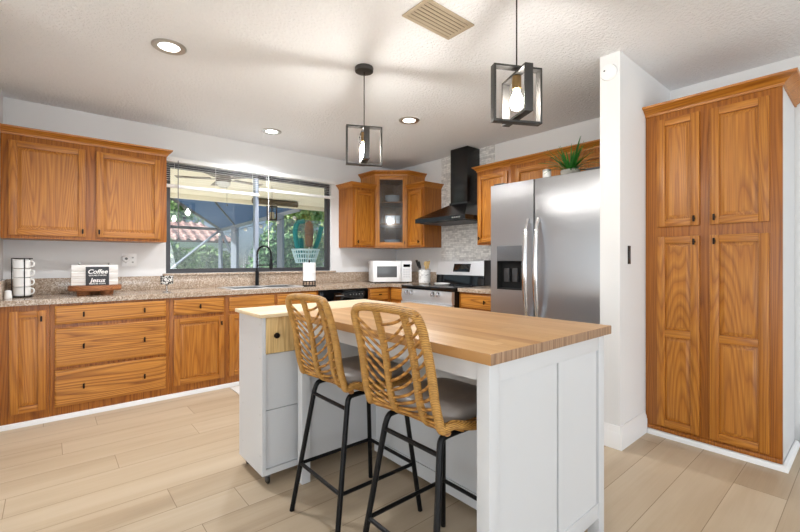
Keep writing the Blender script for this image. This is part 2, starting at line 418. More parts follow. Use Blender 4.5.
def thing(name, label, cat, loc=(0, 0, 0), rz=0, group=None):
    o = bpy.data.objects.new(name, None); COL.objects.link(o); o.empty_display_size = .1
    o.location = loc; o.rotation_euler = (0, 0, R(rz))
    return tag(o, label, cat, group)
def struct(o): o['kind'] = 'structure'; return o
def kids(o): return [c for c in bpy.data.objects if c.parent is o]
def copy_tree(o, parent=None):
    c = o.copy(); COL.objects.link(c)
    if parent: c.parent = parent
    for ch in kids(o): copy_tree(ch, c)
    return c
def arc(c, r, a0, a1, n, ax=(0, 2)):
    out = []
    for i in range(n + 1):
        a = R(a0 + (a1 - a0) * i / n); p = list(c); p[ax[0]] += r * math.cos(a); p[ax[1]] += r * math.sin(a); out.append(tuple(p))
    return out
def spline(pts, n=8, closed=False):
    P = [Vector(p) for p in pts]; N = len(P); out = []
    for i in range(N if closed else N - 1):
        p1, p2 = P[i], P[(i + 1) % N]
        p0 = P[i - 1] if (closed or i > 0) else p1 * 2 - p2
        p3 = P[(i + 2) % N] if (closed or i < N - 2) else p2 * 2 - p1
        for k in range(n):
            t = k / n
            out.append(.5 * ((2 * p1) + (p2 - p0) * t + (2 * p0 - 5 * p1 + 4 * p2 - p3) * t * t + (3 * p1 - p0 - 3 * p2 + p3) * t ** 3))
    if not closed: out.append(P[-1])
    return out

# ---------------------------------------------------------------- the room
WY, WX, CZ = 4.65, 3.9, 2.54
struct(B().box(-4.6, 4.0, -5.6, WY + .05, -.1, 0).build('floor', FLOOR))
struct(B().box(-4.6, 4.0, -5.6, WY + .15, CZ, CZ + .12).build('ceiling', CEIL))
wx0, wx1, wz0, wz1 = .885, 2.79, 1.075, 2.2
b = B().box(-.41, wx0, WY, WY + .15, 0, CZ).box(wx1, 4.02, WY, WY + .15, 0, CZ).box(wx0, wx1, WY, WY + .15, 0, wz0).box(wx0, wx1, WY, WY + .15, wz1, CZ)
struct(b.build('wall_back', WALL))
struct(B().box(WX, WX + .12, 1.201, WY, 0, CZ).build('wall_right', WALL))
struct(B().box(-.41, -.29, 2.9, WY, 0, CZ).build('wall_left', WALL))
struct(B().box(2.76, WX + .12, 1.075, 1.20, 0, CZ).build('wall_partition', WALL))
struct(B().box(3.72, 3.84, -5.5, 1.075, 0, CZ).build('wall_pantry', WALL))
struct(B().box(-4.6, -.41, 2.9, 3.02, 0, CZ).build('wall_dining', WALL))
struct(B().box(-4.6, -4.5, -5.6, -3.6, 0, CZ).box(-4.6, -4.5, 1.6, 2.9, 0, CZ).box(-4.6, -4.5, -3.6, 1.6, 2.3, CZ).build('wall_side', WALL))
struct(B().box(-4.5, -2.6, -5.62, -5.5, 0, CZ).box(3.2, 3.84, -5.62, -5.5, 0, CZ).box(-2.6, 3.2, -5.62, -5.5, 2.3, CZ).build('wall_front', WALL))

def skirting(name, path, h=.145, t=.016):
    """moulded skirting along a wall line; path runs with the wall on its left"""
    prof = [(0, 0), (t, 0), (t, h * .66), (t * .75, h * .7), (t * .75, h * .78), (t * .35, h * .9), (t * .3, h), (0, h)]
    pts = [Vector(p).to_2d() for p in path]; loops = []
    for i, p in enumerate(pts):
        ns = []
        if i > 0: d = (p - pts[i - 1]).normalized(); ns.append(Vector((d.y, -d.x)))
        if i < len(pts) - 1: d = (pts[i + 1] - p).normalized(); ns.append(Vector((d.y, -d.x)))
        nn = sum(ns, Vector((0, 0))); nn = nn / nn.dot(ns[0])
        loops.append([(p.x + nn.x * q, p.y + nn.y * q, z) for q, z in prof])
    return struct(B().loft(loops).build(name, TRIM))
skirting('baseboard_partition', [(2.82, 1.2, 0), (2.76, 1.2, 0), (2.76, 1.075, 0), (3.185, 1.075, 0)])
skirting('baseboard_pantry', [(3.72, .335, 0), (3.72, -5.4, 0)])
def quarter(name, path, r=.024, h=.034):
    prof = [(0, 0), (r, 0), (r * .95, h * .5), (r * .6, h * .85), (0, h)]
    pts = [Vector(p).to_2d() for p in path]; loops = []
    for i, p in enumerate(pts):
        ns = []
        if i > 0: d = (p - pts[i - 1]).normalized(); ns.append(Vector((d.y, -d.x)))
        if i < len(pts) - 1: d = (pts[i + 1] - p).normalized(); ns.append(Vector((d.y, -d.x)))
        nn = sum(ns, Vector((0, 0))); nn = nn / nn.dot(ns[0])
        loops.append([(p.x + nn.x * q, p.y + nn.y * q, z) for q, z in prof])
    return struct(B().loft(loops).build(name, TRIM))
quarter('trim_1', [(-.285, 4.038, 0), (2.26, 4.038, 0)])
quarter('trim_2', [(3.193, 1.055, 0), (3.193, .36, 0), (3.7, .36, 0)])

# window in the back wall
win = B()
fy0, fy1 = WY + .03, WY + .10
def frame(bq, x0, x1, z0, z1, w, y0, y1):
    bq.box(x0, x1, y0, y1, z0, z0 + w); bq.box(x0, x1, y0, y1, z1 - w, z1); bq.box(x0, x0 + w, y0, y1, z0 + w, z1 - w); bq.box(x1 - w, x1, y0, y1, z0 + w, z1 - w); return bq
wroot = bpy.data.objects.new('window_1', None); COL.objects.link(wroot); wroot.location = (1.8375, WY, wz0); struct(wroot)
off = Vector(wroot.location)
def wpart(bq, name, m):
    o = bq.build(name, m, wroot); o.location = -off; return o
wpart(frame(B(), wx0, wx1, wz0, wz1, .045, fy0, fy1), 'frame', GREYF)
wpart(B().box(1.80, 1.84, fy0 - .005, fy1 - .01, wz0 + .045, wz1 - .045), 'mullion', ALU)
wpart(B().box(wx0 + .045, 1.80, fy0 + .03, fy0 + .034, wz0 + .045, wz1 - .045), 'pane', PANE)
wpart(B().box(1.84, wx1 - .045, fy0 + .03, fy0 + .034, wz0 + .045, wz1 - .045), 'pane', PANE)
struct(B().box(wx0 - .03, wx1 + .05, WY - .045, WY + .03, wz0 - .022, wz0 - .001, .004).build('trim_3', GRANITE))

# ---------------------------------------------------------------- cabinets
def pull(parent, x, y, z, horiz=False, name='handle'):
    w, h = (.04, .012) if horiz else (.012, .04)
    q = B().box(x - w / 2, x + w / 2, y - .026, y - .016, z - h / 2, z + h / 2, .003).box(x - .005, x + .005, y - .017, y + .001, z - .005, z + .005)
    return q.build(name, BRONZE, parent)
def door(parent, x0, x1, z0, z1, hx=None, hz=None, mids=(), st=.048, glassed=False, y=0, name='door'):
    b = B(); t = .02
    b.box(x0, x0 + st, y - t, y, z0, z1, .004); b.box(x1 - st, x1, y - t, y, z0, z1, .004)
    zs = [z0] + list(mids) + [z1]
    b.box(x0 + st, x1 - st, y - t + .0005, y, z0 + .0005, z0 + st, .003, 1); b.box(x0 + st, x1 - st, y - t + .0005, y, z1 - st, z1 - .0005, .003, 1)
    for m in mids: b.box(x0 + st, x1 - st, y - t + .0005, y, m - st / 2, m + st / 2, .003, 1)
    if not glassed:
        lo = z0 + st
        for m in list(mids) + [None]:
            hi = (m - st / 2) if m is not None else z1 - st
            b.raised(x0 + st - .002, x1 - st + .002, lo - .002, hi + .002, y - .003)
            if m is not None: lo = m + st / 2
    d = b.build(name, OAKS, parent)
    if glassed: B().box(x0 + st - .004, x1 - st + .004, y - .011, y - .006, z0 + st - .004, z1 - st + .004).build('glass_pane', REED, d)
    if hx is not None: pull(d, hx, y - t, hz)
    return d
def drawer(parent, x0, x1, z0, z1, hxs=(), y=0, hz=None, horiz=False):
    d = B().loft([[(x0 + i, y - q, z0 + i), (x1 - i, y - q, z0 + i), (x1 - i, y - q, z1 - i), (x0 + i, y - q, z1 - i)] for i, q in ((0, 0), (0, .013), (.003, .017), (.012, .02), (.02, .02))]).build('drawer', [OAKD], parent)
    for h in hxs: pull(d, h, y - .02, (z0 + z1) / 2 if hz is None else hz, horiz)
    return d
def carcass(parent, w, d, h, z0=0., ff=.022, top=True):
    b = B().box(0, w, 0, ff, z0, h, .0015).box(0, .018, ff, d, z0, h).box(w - .018, w, ff, d, z0, h).box(.018, w - .018, d - .012, d, z0, h).box(.018, w - .018, ff, d - .012, z0, z0 + .018)
    if top: b.box(.018, w - .018, ff, d - .012, h - .018, h)
    b.build('body', [OAKF], parent)
def crown(parent, w, d, z, left=True, right=True, mat=None, k=1.):
    P = [(0, 0), (.006, .0), (.008, .014), (.014, .02), (.034, .044), (.044, .048), (.046, .06), (.0, .06)]
    P = [(o * k, q) for o, q in P]
    loops = [[(-o * left, -o, z + q), (w + o * right, -o, z + q), (w + o * right, d, z + q), (-o * left, d, z + q)] for o, q in P[:-1]]
    return B().loft(loops).build('crown', [mat or OAKH], parent)

# window wall, base run
BY, BH = 4.04, .876
def base(label, x0, x1, rz=0, loc=None, d=.6, top=True):
    t = thing('base_cabinet', label, 'cabinet', loc or (x0, BY, 0), rz, 'oak base cabinets')
    carcass(t, x1 - x0 - .001, d, BH, top=top)
    return t
t = base('narrow oak base cabinet with one tall door, under the mug rack', -.285, .0)
door(t, .065, .265, .098, .836, .237, .775)
t = base('wide oak base cabinet with three drawers and two pulls on each', .0, .80)
for z0, z1 in ((.72, .858), (.395, .69), (.096, .372)): drawer(t, .028, .768, z0, z1, (.2, .605))
t = base('oak base cabinet with one drawer over one square door, left of the sink', .80, 1.27)
drawer(t, .028, .453, .72, .858, (.24,)); door(t, .028, .453, .10, .69, .425, .62)
t = base('oak sink base cabinet with a blank front over two doors, behind the cart', 1.27, 2.26, top=False)
drawer(t, .03, .48, .72, .858); drawer(t, .51, .96, .72, .858)
door(t, .03, .48, .10, .69, .45, .62); door(t, .51, .96, .10, .69, .54, .62)
t = base('oak corner base cabinet with one drawer, right of the dishwasher', 2.93, 3.29, d=.6)
drawer(t, .03, .31, .72, .858, (.17,), horiz=True); door(t, .03, .31, .10, .69, .06, .62)
# dishwasher
t = thing('dishwasher', 'black dishwasher under the granite counter, right of the sink cabinet', 'dishwasher', (2.265, BY, 0))
B().box(0, .66, 0, .58, .09, .874).box(.03, .63, .06, .5, 0, .09).build('body', BLACKP, t)
p = B().box(.003, .657, -.03, -.001, .745, .868, .006).build('control_panel', GLOSSBLK, t)
for i in range(5): B().cyl((0, 0, 0), .006, .004, 10).build('button', SATIN, p, (.40 + i * .042, -.03, .81)).rotation_euler = (R(90), 0, 0)
B().box(.2, .31, -.033, -.030, .80, .812).build('vent_slot', SATIN, p)
B().box(.003, .657, -.025, -.001, .1, .74, .005).build('door', GLOSSBLK, t)
# hood-wall base run: front faces -X at 3.29
FX = 3.29
t = base('oak filler cabinet with a plain panel between corner and range', 0, .33, -90, (FX, 4.038, 0), .6)
drawer(t, .03, .30, .72, .858); door(t, .03, .30, .1, .69, .06, .62)
t = base('oak base cabinet with drawer between the range and the refrigerator', 0, .70, -90, (FX, 2.885, 0), .6)
drawer(t, .03, .67, .72, .858, (.35,)); door(t, .03, .34, .1, .69, .31, .62); door(t, .36, .67, .1, .69, .39, .62)

# countertops
ct = thing('countertop', 'L-shaped beige granite countertop under the window, running into the corner', 'countertop', (0, 4.01, .877))
sx0, sx1, sy0, sy1 = 1.37, 2.11, 4.14, 4.54
b = B()
L = [(-.287, 4.01), (3.26, 4.01), (3.26, 3.71), (3.897, 3.71), (3.897, 4.645), (-.287, 4.645)]
for x0, x1, y0, y1 in ((-.287, sx0, 4.01, 4.645), (sx0, sx1, 4.01, sy0), (sx0, sx1, sy1, 4.645), (sx1, 3.26, 4.01, 4.645), (3.26, 3.897, 3.71, 4.645)):
    b.box(x0, x1, y0 - 4.01, y1 - 4.01, 0, .04)
b.build('slab', GRANITE, ct)
B().box(-.287, 3.897, .610, .634, .0405, .175, .003).box(-.287, -.266, .1, .609, .0405, .175, .003).build('backsplash', GRANITE, ct)
B().box(3.872, 3.897, -.3, .609, .0405, .175, .003).build('backsplash', GRANITE, ct)
t = thing('countertop', 'short piece of beige granite countertop between range and refrigerator', 'countertop', (3.26, 2.18, .877))
B().box(0, .637, 0, .705, 0, .04, .003).build('slab', GRANITE, t)

# wall cabinets
def wallcab(label, w, h, d, loc, rz=0, left=True, right=True, crn=True):
    t = thing('wall_cabinet', label, 'cabinet', loc, rz, 'oak wall cabinets')
    carcass(t, w, d, h)
    if crn: crown(t, w, d, h - .004, left, right)
    return t
UY, UZ = 4.32, 1.375
t = wallcab('oak wall cabinet with two doors, left of the window above the coffee sign', 1.113, .80, .327, (-.285, UY, UZ), 0, False, True)
door(t, .045, .512, .026, .752, .492, .07); door(t, .583, 1.06, .026, .752, .603, .07)
t = wallcab('narrow oak wall cabinet right of the window, beside the glass-door cabinet', .351, .765, .327, (2.905, UY, UZ), 0, True, False)
door(t, .03, .325, .025, .73, .06, .07)
t = wallcab('narrow oak wall cabinet left of the black range hood', .318, .765, .318, (3.58, 4.04, UZ), -90, False, True)
door(t, .03, .285, .025, .73, .245, .07)
t = wallcab('oak wall cabinet with one door between range hood and refrigerator', .43, .80, .318, (3.58, 2.88, UZ), -90, True, False)
door(t, .02, .40, .026, .752, .05, .07)
t = wallcab('wide low oak wall cabinet above the refrigerator, behind the potted plant', 1.265, .285, .318, (3.58, 2.448, 1.89), -90, False, False)
door(t, .06, .60, .02, .24, st=.05); door(t, .64, 1.18, .02, .24, st=.05)
# taller diagonal corner cabinet with reeded glass
t = thing('corner_wall_cabinet', 'taller diagonal oak corner cabinet with a reeded glass door and dishes', 'cabinet', (3.59, 4.345, UZ), 0, 'oak wall cabinets')
A0, A1 = Vector((3.292, 4.32)), Vector((3.578, 4.041))      # the two ends of its diagonal face
pent = [(3.258, 4.32), (3.578, 4.041), (3.897, 4.041), (3.897, 4.647), (3.258, 4.647)]
o2 = Vector((3.59, 4.345))
pl = [Vector(p) - o2 for p in pent]
def poly(bq, z0, z1, ins=0): return bq.prism([tuple(p) for p in pl], z0, z1)
CH = .955
b = B(); poly(b, 0, .02); poly(b, CH - .02, CH)
for i, j in ((1, 2), (2, 3), (3, 4), (4, 0)):
    p, q = pl[i], pl[j]; d = (q - p).normalized(); nn = Vector((-d.y, d.x)) * .016
    b.prism([tuple(p), tuple(q), tuple(q + nn), tuple(p + nn)], .02, CH - .02)
dg = (pl[1] - pl[0]); L_ = dg.length; dd = dg.normalized(); nn = Vector((-dd.y, dd.x))
def stile(bq, a, e, z0, z1, mi=0):
    p, q = pl[0] + dd * a, pl[0] + dd * e
    bq.prism([tuple(p), tuple(q), tuple(q + nn * .02), tuple(p + nn * .02)], z0, z1, mi)
stile(b, 0, .035, .02, CH - .02); stile(b, L_ - .035, L_, .02, CH - .02)
b.build('body', OAKS, t)
for z in (.31, .60): B().prism([tuple(p * .9 + nn * .0) for p in [pl[0] + nn * .05, pl[1] + nn * .05, pl[2] + Vector((-.0, .02)), pl[3], pl[4] + Vector((.02, 0))]], z, z + .016).build('shelf', OAKH, t)
P = [(0, 0), (.006, 0), (.008, .014), (.014, .02), (.034, .044), (.044, .048), (.046, .06)]
dirs = [Vector((-1, -.42)), Vector((-.42, -1)), Vector((0, -1)), Vector((0, 0)), Vector((-1, 0))]
B().loft([[tuple((pl[i] + dirs[i] * o)) + (CH - .004 + q,) for i in range(5)] for o, q in P]).build('crown', [OAKH], t)
dh = bpy.data.objects.new('door', None)
dm = B()
dr = door(t, .012, L_ - .012, .02, CH - .012, L_ - .035, .065, st=.05, glassed=True)
dr.location = (pl[0].x, pl[0].y, 0); dr.rotation_euler = (0, 0, math.atan2(dd.y, dd.x))
# dishes behind the glass (stand on its shelves)
def bowl(x, y, z, r, h, label, group='dishes in the glass cabinet'):
    o = B().lathe([(0, .0), (r * .5, 0), (r * .55, .006), (r * .9, h * .6), (r, h), (r - .005, h), (r * .85, h * .62), (r * .5, .012), (0, .01)], n=20).build('bowl', CERAM, loc=(x, y, z))
    return tag(o, label, 'bowl', group)
def tumbler(x, y, z, label):
    o = B().lathe([(0, 0), (.026, 0), (.034, .11), (.031, .11), (.024, .008), (0, .008)], n=16).build('drinking_glass', CERAM, loc=(x, y, z))
    return tag(o, label, 'glass', 'dishes in the glass cabinet')
for k in range(3): bowl(3.55, 4.32, UZ + .6165 + k * .022, .1 - k * .0, .05, ('white bowl at the bottom of the stack on the top shelf behind glass', 'white bowl in the middle of the stack on the top shelf behind glass', 'white bowl on top of the stack on the top shelf behind glass')[k])
for k, (dx, dy) in enumerate(((-.055, -.045), (.0, -.0), (.05, .045))):
    tumbler(3.53 + dx, 4.28 - dy, UZ + .3265, ('leftmost of three white tumblers on the middle shelf behind glass', 'middle one of three white tumblers on the middle shelf behind glass', 'rightmost of three white tumblers on the middle shelf behind glass')[k])
for k in range(2): bowl(3.54, 4.31, UZ + .0205 + k * .03, .11, .06, ('lower white serving bowl on the cabinet floor behind glass', 'upper white serving bowl nested on the cabinet floor behind glass')[k])

# pantry
t = thing('pantry_cabinet', 'tall oak pantry cabinet with four doors against the right wall', 'cabinet', (3.195, 1.073, 0), -90)
w = .71
B().box(0, w, 0, .022, .036, 2.215, .0015).box(0, w, -.012, 0, .036, .06, .002).build('face_frame', [OAKF], t)
B().box(0, w, .0225, .515, 0, 2.213).build('body', WHITE, t)
crown(t, w, .515, 2.205, False, True, k=1.5)
door(t, .075, .318, 1.432, 2.165, .292, 1.475); door(t, .372, .655, 1.432, 2.165, .398, 1.475)
door(t, .075, .318, .075, 1.365, .292, 1.325, mids=(.712,)); door(t, .372, .655, .075, 1.365, .398, 1.325, mids=(.712,))

# mosaic tile behind the hood
tag(B().box(WX - .012, WX - .001, 2.882, 3.72, .92, CZ - .002).build('tile_backsplash', MOSAIC), 'grey and white stone mosaic tile strip on the wall behind the range hood', 'tile backsplash')

# ---------------------------------------------------------------- range hood
t = thing('range_hood', 'black pyramid range hood with a tall chimney above the range', 'range hood', (3.38, 3.675, 1.655), -90)
w, d = .79, .505
q0, q1, cd0 = .325, .585, .28
rect = lambda x0, x1, y0, y1, z: [(x0, y0, z), (x1, y0, z), (x1, y1, z), (x0, y1, z)]
B().loft([rect(0, w, 0, d, 0), rect(0, w, 0, d, .05), rect(q0 - .01, q1 + .01, cd0 - .01, d, .215), rect(q0 - .01, q1 + .01, cd0 - .01, d, .235)]).build('canopy', HOODM, t)
B().box(q0, q1, cd0, d, .2355, .875, .002).build('chimney', HOODM, t)
B().box(.04, w - .04, .05, d - .03, -.008, -.0005).build('filter', DGREY, t)
for i in range(4): B().box(.60 + i * .032, .622 + i * .032, -.004, .0, .018, .032, .001).build('button', SATIN, t)

# ---------------------------------------------------------------- range
t = thing('range', 'stainless steel electric range with black glass cooktop and high backguard', 'stove', (3.18, 3.70, 0), -90)
w, d = .80, .685
B().box(.002, w - .002, .05, d, .02, .8755).build('body', BLACKP, t)
B().box(0, w, .0, d, .876, .918, .005).build('cooktop', GLOSSBLK, t)
cp = B().loft([rect(.0, w, .018, .05, .735)[:], [(0, .0, .79), (w, .0, .79), (w, .05, .79), (0, .05, .79)], [(0, .012, .8755), (w, .012, .8755), (w, .05, .8755), (0, .05, .8755)]]).build('control_panel', STEEL2, t)
for x in (.10, .18, .53, .61):
    k = B().lathe([(0, 0), (.027, 0), (.027, .012), (.022, .026), (0, .028)], n=18).box(-.006, .006, -.024, .024, .022, .036, .002).build('knob', CHROME, cp, (x, .0065, .835)); k.rotation_euler = (R(84), 0, 0)
dr = B().box(0.0, w, -.005, .048, .2, .73, .006).build('oven_door', STEEL2, t)
B().box(.14, w - .14, -.009, -.005, .33, .58, .002).build('oven_window', GLOSSBLK, dr)
B().tube([(.06, -.02, .69), (.06, -.055, .69), (w - .06, -.055, .69), (w - .06, -.02, .69)], .012, 10).build('handle', CHROME, dr)
B().box(0, w, -.003, .048, .025, .195, .006).build('storage_drawer', STEEL, t)
bgd = B().loft([rect(.02, w - .02, d - .11, d, .9185), rect(.02, w - .02, d - .10, d, 1.03)]).build('backguard_base', GLOSSBLK, t)
bk = B().loft([rect(.02, w - .02, d - .115, d, 1.0305), rect(.02, w - .02, d - .07, d, 1.20), rect(.02, w - .02, d - .05, d, 1.205)]).build('backguard', STEEL2, t)
dsp = B().box(-.13, .13, -.003, .003, -.05, .05, .002).build('display', GLOSSBLK, bk, (.43, d - .094, 1.118)); dsp.rotation_euler = (R(-15), 0, 0)
for x in (w - .02,): B().box(x + (.0 if x < .1 else .001), x + .019, d - .12, d, .9185, 1.208, .003).build('end_cap', BLACKP, t)
for x, y, r in ((.22, .2, .1), (.58, .2, .085), (.22, .44, .08), (.58, .44, .1)):
    B().lathe([(r, 0), (r, .0008), (r - .004, .0008), (r - .004, 0)], (x, y, .9182), 32, closed=True).build('burner_ring', DGREY, t)
# spoon rest and crock
sr = B().lathe([(0, .004), (.06, .004), (.075, .02), (.078, .02), (.064, 0), (0, 0)], n=24)
o = sr.build('spoon_rest', CERAM); o.location = (3.52, 3.36, .9195); o.scale = (1, 1.5, 1)
tag(o, 'shallow white oval spoon rest on the black cooktop', 'spoon rest')
cx, cy = 3.66, 3.80
t = thing('utensil_crock', 'white marbled utensil crock beside the range', 'crock', (cx, cy, .9175))
B().lathe([(0, 0), (.07, 0), (.075, .005), (.077, .172), (.07, .172), (.066, .012), (0, .012)], n=28).build('pot', MARBLE, t)
def utensil(name, label, dx, dy, lx, ly, h, mat, head):
    b = B(); base = Vector((cx + dx, cy + dy, .935)); tip = Vector((cx + lx, cy + ly, .9175 + h))
    b.tube([base, tip], .006, 8)
    ax = (tip - base).normalized(); rot = ax.to_track_quat('Z', 'Y').to_matrix().to_4x4()
    M = Matrix.Translation(tip) @ rot
    if head == 'spoon': b.lathe([(0, 0), (.018, .01), (.026, .035), (.02, .062), (0, .072)], n=14, M=M @ Matrix.Scale(.35, 4, (0, 1, 0)))
    else: b.box(-.026, .026, -.004, .004, -.01, .08, .004, M=M)
    o = b.build(name, mat); o['group'] = 'utensils in the marbled crock'
    return tag(o, label, 'utensil', 'utensils in the marbled crock')
utensil('spatula', 'black spatula leaning left in the marbled crock', -.01, .02, -.03, .085, .22, BLACKP, 'flat')
utensil('spatula', 'second black spatula in the marbled crock, beside the leaning one', -.02, .0, -.035, .045, .20, BLACKP, 'flat')
utensil('wooden_spoon', 'wooden spoon standing upright in the marbled crock', .01, -.01, .0, -.02, .21, PINE, 'spoon')
utensil('wooden_turner', 'flat wooden turner leaning right in the marbled crock', .0, -.02, -.015, -.055, .20, PINE, 'flat')
utensil('serving_spoon', 'small wooden spoon at the back of the marbled crock', .02, .0, .045, -.03, .22, PINE, 'spoon')

# ---------------------------------------------------------------- refrigerator
t = thing('refrigerator', 'stainless steel side-by-side refrigerator with ice dispenser', 'refrigerator', (2.84, 2.14, 0), -90)
w, H_ = .935, 1.832
B().box(.004, w - .004, .075, .86, .02, H_ - .02, .004).build('body', DGREY, t)
B().box(.0, w, .03, .075, .0, .085).build('toe_grille', DGREY, t)
fz = B()
sp_ = .402
dx0, dx1, dz0, dz1 = .062, .30, .965, 1.325
fz.box(0, sp_, 0, .07, .09, dz0, .0).box(0, sp_, 0, .07, dz1, H_, 0).box(0, dx0, 0, .07, dz0, dz1).box(dx1, sp_, 0, .07, dz0, dz1)
bmesh.ops.remove_doubles(fz.bm, verts=fz.bm.verts, dist=1e-5)
fd = fz.build('freezer_door', STEEL, t)
disp = B().box(dx0 + .001, dx1 - .001, -.003, .02, 1.20, dz1 - .001, .003).build('dispenser_panel', GREY, fd)
B().box(dx0 + .001, dx1 - .001, .062, .069, dz0 + .001, 1.1995).box(dx0 + .001, dx0 + .006, -.001, .0615, dz0 + .001, 1.1995).box(dx1 - .006, dx1 - .001, -.001, .0615, dz0 + .001, 1.1995).box(dx0 + .0065, dx1 - .0065, .001, .0615, dz0 + .001, dz0 + .012).build('dispenser_recess', DARK, fd)
B().box(.11, .16, .03, .055, 1.03, 1.14, .004).box(.19, .24, .03, .055, 1.03, 1.14, .004).build('dispenser_paddle', DGREY, fd)
rd = B().box(sp_ + .008, w, 0, .07, .09, H_, .008, seg=3).build('fresh_food_door', STEEL, t)
def fhandle(x, par):
    n = 14; loops = []
    for i in range(n + 1):
        u = i / n; z = .74 + .79 * u; y = -.012 - .058 * math.sin(math.pi * u) ** .6; ww = .013 + .007 * math.sin(math.pi * u)
        loops.append([(x - ww, y, z), (x - ww * .5, y - .012, z), (x + ww * .5, y - .012, z), (x + ww, y, z), (x + ww * .6, y + .012, z), (x - ww * .6, y + .012, z)])
    B().loft(loops).box(x - .012, x + .012, -.02, -.0, .745, .775, .003).box(x - .012, x + .012, -.02, -.0, 1.495, 1.525, .003).build('handle', CHROME, par, smooth=60)
fhandle(sp_ - .04, fd); fhandle(sp_ + .05, rd)
B().box(.03, .13, .0, .09, H_ + .0005, H_ + .012, .004).box(w - .13, w - .03, .0, .09, H_ + .0005, H_ + .012, .004).build('hinge_cover', DGREY, t)

# potted plant and small jar on the refrigerator
px, py, pz = 2.99, 1.52, H_ + .001
t = thing('potted_plant', 'strappy green plant in a low grey pot on the refrigerator', 'plant', (px, py, pz))
B().lathe([(0, 0), (.05, 0), (.066, .012), (.07, .05), (.062, .052), (.056, .04), (0, .04)], n=24).build('pot', CONCRETE, t)
b = B(); rr = random.Random(3)
for k in range(64):
    a = rr.uniform(0, 2 * math.pi); el = rr.uniform(.2, 1.4); Ln = rr.uniform(.17, .27); droop = rr.uniform(.3, 1.3) * (1.5 - el)
    dr_ = Vector((math.cos(a), math.sin(a), 0)); side = Vector((-dr_.y, dr_.x, 0)); st = dr_ * rr.uniform(0, .03) + Vector((0, 0, .04)); loops = []
    p = st.copy(); ang = el
    for i in range(8):
        u = i / 7; ww = .0075 * (1 - u ** 2.2) + .0006
        up = Vector((-math.sin(ang) * dr_.x, -math.sin(ang) * dr_.y, math.cos(ang))) * .0012
        loops.append([p - side * ww, p + up, p + side * ww, p - up])
        p = p + (dr_ * math.cos(ang) + Vector((0, 0, math.sin(ang)))) * (Ln / 7); p.z = max(p.z, .015); ang -= droop / 7
    b.loft([[tuple(v) for v in lp] for lp in loops])
b.build('leaves', LEAF, t)
t = thing('candle_jar', 'small white jar left of the plant on the refrigerator', 'jar', (2.97, 1.70, H_ + .001))
B().lathe([(0, 0), (.03, 0), (.032, .004), (.032, .066), (.028, .07), (0, .07)], n=20).build('jar', CERAM, t)
B().cyl((0, 0, .0705), .0325, .012).build('lid', SATIN, t)

# ---------------------------------------------------------------- microwave
t = thing('microwave', 'white countertop microwave turned across the corner of the counter', 'microwave', (3.115, 4.175, .9175), -27)
w, d, h = .51, .34, .285
B().box(0, w, .012, d, .012, h, .008).build('body', WHITE2, t)
dr = B().box(.002, .365, -.012, .0115, .016, h - .004, .006).build('door', WHITE2, t)
B().box(.05, .31, -.014, -.011, .075, .215, .001).build('window', plain('smoked_mesh', (96, 98, 100), .25), dr)
B().box(.33, .352, -.034, -.012, .06, .235, .006).build('handle', WHITE2, dr)
cp = B().box(.37, w - .002, -.008, .0115, .016, h - .004, .004).build('control_panel', WHITE2, t)
B().box(.395, .485, -.0095, -.0075, .205, .24).build('display', GLOSSBLK, cp)
for r_ in range(4):
    for c_ in range(3): B().box(.395 + c_ * .032, .42 + c_ * .032, -.0092, -.0075, .07 + r_ * .03, .09 + r_ * .03).build('button', plain('key_grey', (214, 214, 214), .5) if (r_, c_) == (0, 0) else bpy.data.materials['key_grey'], cp)
for x in (.04, w - .04):
    for y in (.05, d - .04): B().cyl((x, y, 0), .012, .0125, 10).build('foot', BLACKP, t)

# ---------------------------------------------------------------- sink, faucet, towels
t = thing('sink', 'stainless steel double-bowl sink set in the granite under the window', 'sink', (1.37, 4.14, .9175))
sw, sd = .74, .40
b = B()
b.box(-.018, sw + .018, -.018, .02, 0, .006, .002).box(-.018, sw + .018, sd - .02, sd + .018, 0, .006, .002).box(-.018, .02, .02, sd - .02, 0, .006, .002).box(sw - .02, sw + .018, .02, sd - .02, 0, .006, .002).box(.36, .39, .02, sd - .02, -.01, .006, .002)
b.build('rim', STEEL2, t)
for x0, x1 in ((.021, .36), (.39, sw - .021)):
    B().box(x0, x0 + .004, .021, sd - .021, -.16, -.001).box(x1 - .004, x1, .021, sd - .021, -.16, -.001).box(x0 + .004, x1 - .004, .021, .025, -.16, -.001).box(x0 + .004, x1 - .004, sd - .025, sd - .021, -.16, -.001).box(x0, x1, .021, sd - .021, -.166, -.16).build('bowl', STEEL, t)
t = thing('kitchen_faucet', 'tall matte black spring faucet behind the sink in front of the window', 'faucet', (1.775, 4.555, .9175), 62)
B().cyl((0, 0, 0), .027, .012).cyl((0, 0, .012), .02, .16).build('base', BLACK, t)
path = [(0, 0, .17), (0, 0, .36)] + [(.0 + .0, -.075 + .075 * math.cos(R(a)), .36 + .09 * math.sin(R(a))) for a in range(0, 181, 15)][1:] + [(0, -.15, .30)]
B().tube(path, .0085, 10).build('spout', BLACK, t)
import itertools
hx = []
for i in range(240):
    u = i / 239 * (len(path) - 1); k = min(int(u), len(path) - 2); p = Vector(path[k]).lerp(Vector(path[k + 1]), u - k); a = i * .9
    hx.append((p.x + .0145 * math.cos(a), p.y + .0145 * math.sin(a) * .7, p.z + .006 * math.sin(a)))
B().tube(hx, .0026, 5).build('spring', BLACK, t)
B().lathe([(0, 0), (.019, 0), (.021, .05), (.014, .12), (0, .12)], (0, -.15, .185), 16).build('spray_head', BLACK, t)
B().tube([(0, 0, .235), (0, -.15, .235)], .006, 8).build('holder_arm', BLACK, t)
B().tube([(.018, 0, .11), (.05, 0, .115), (.085, -.01, .15)], .007, 8).build('lever', BLACK, t)
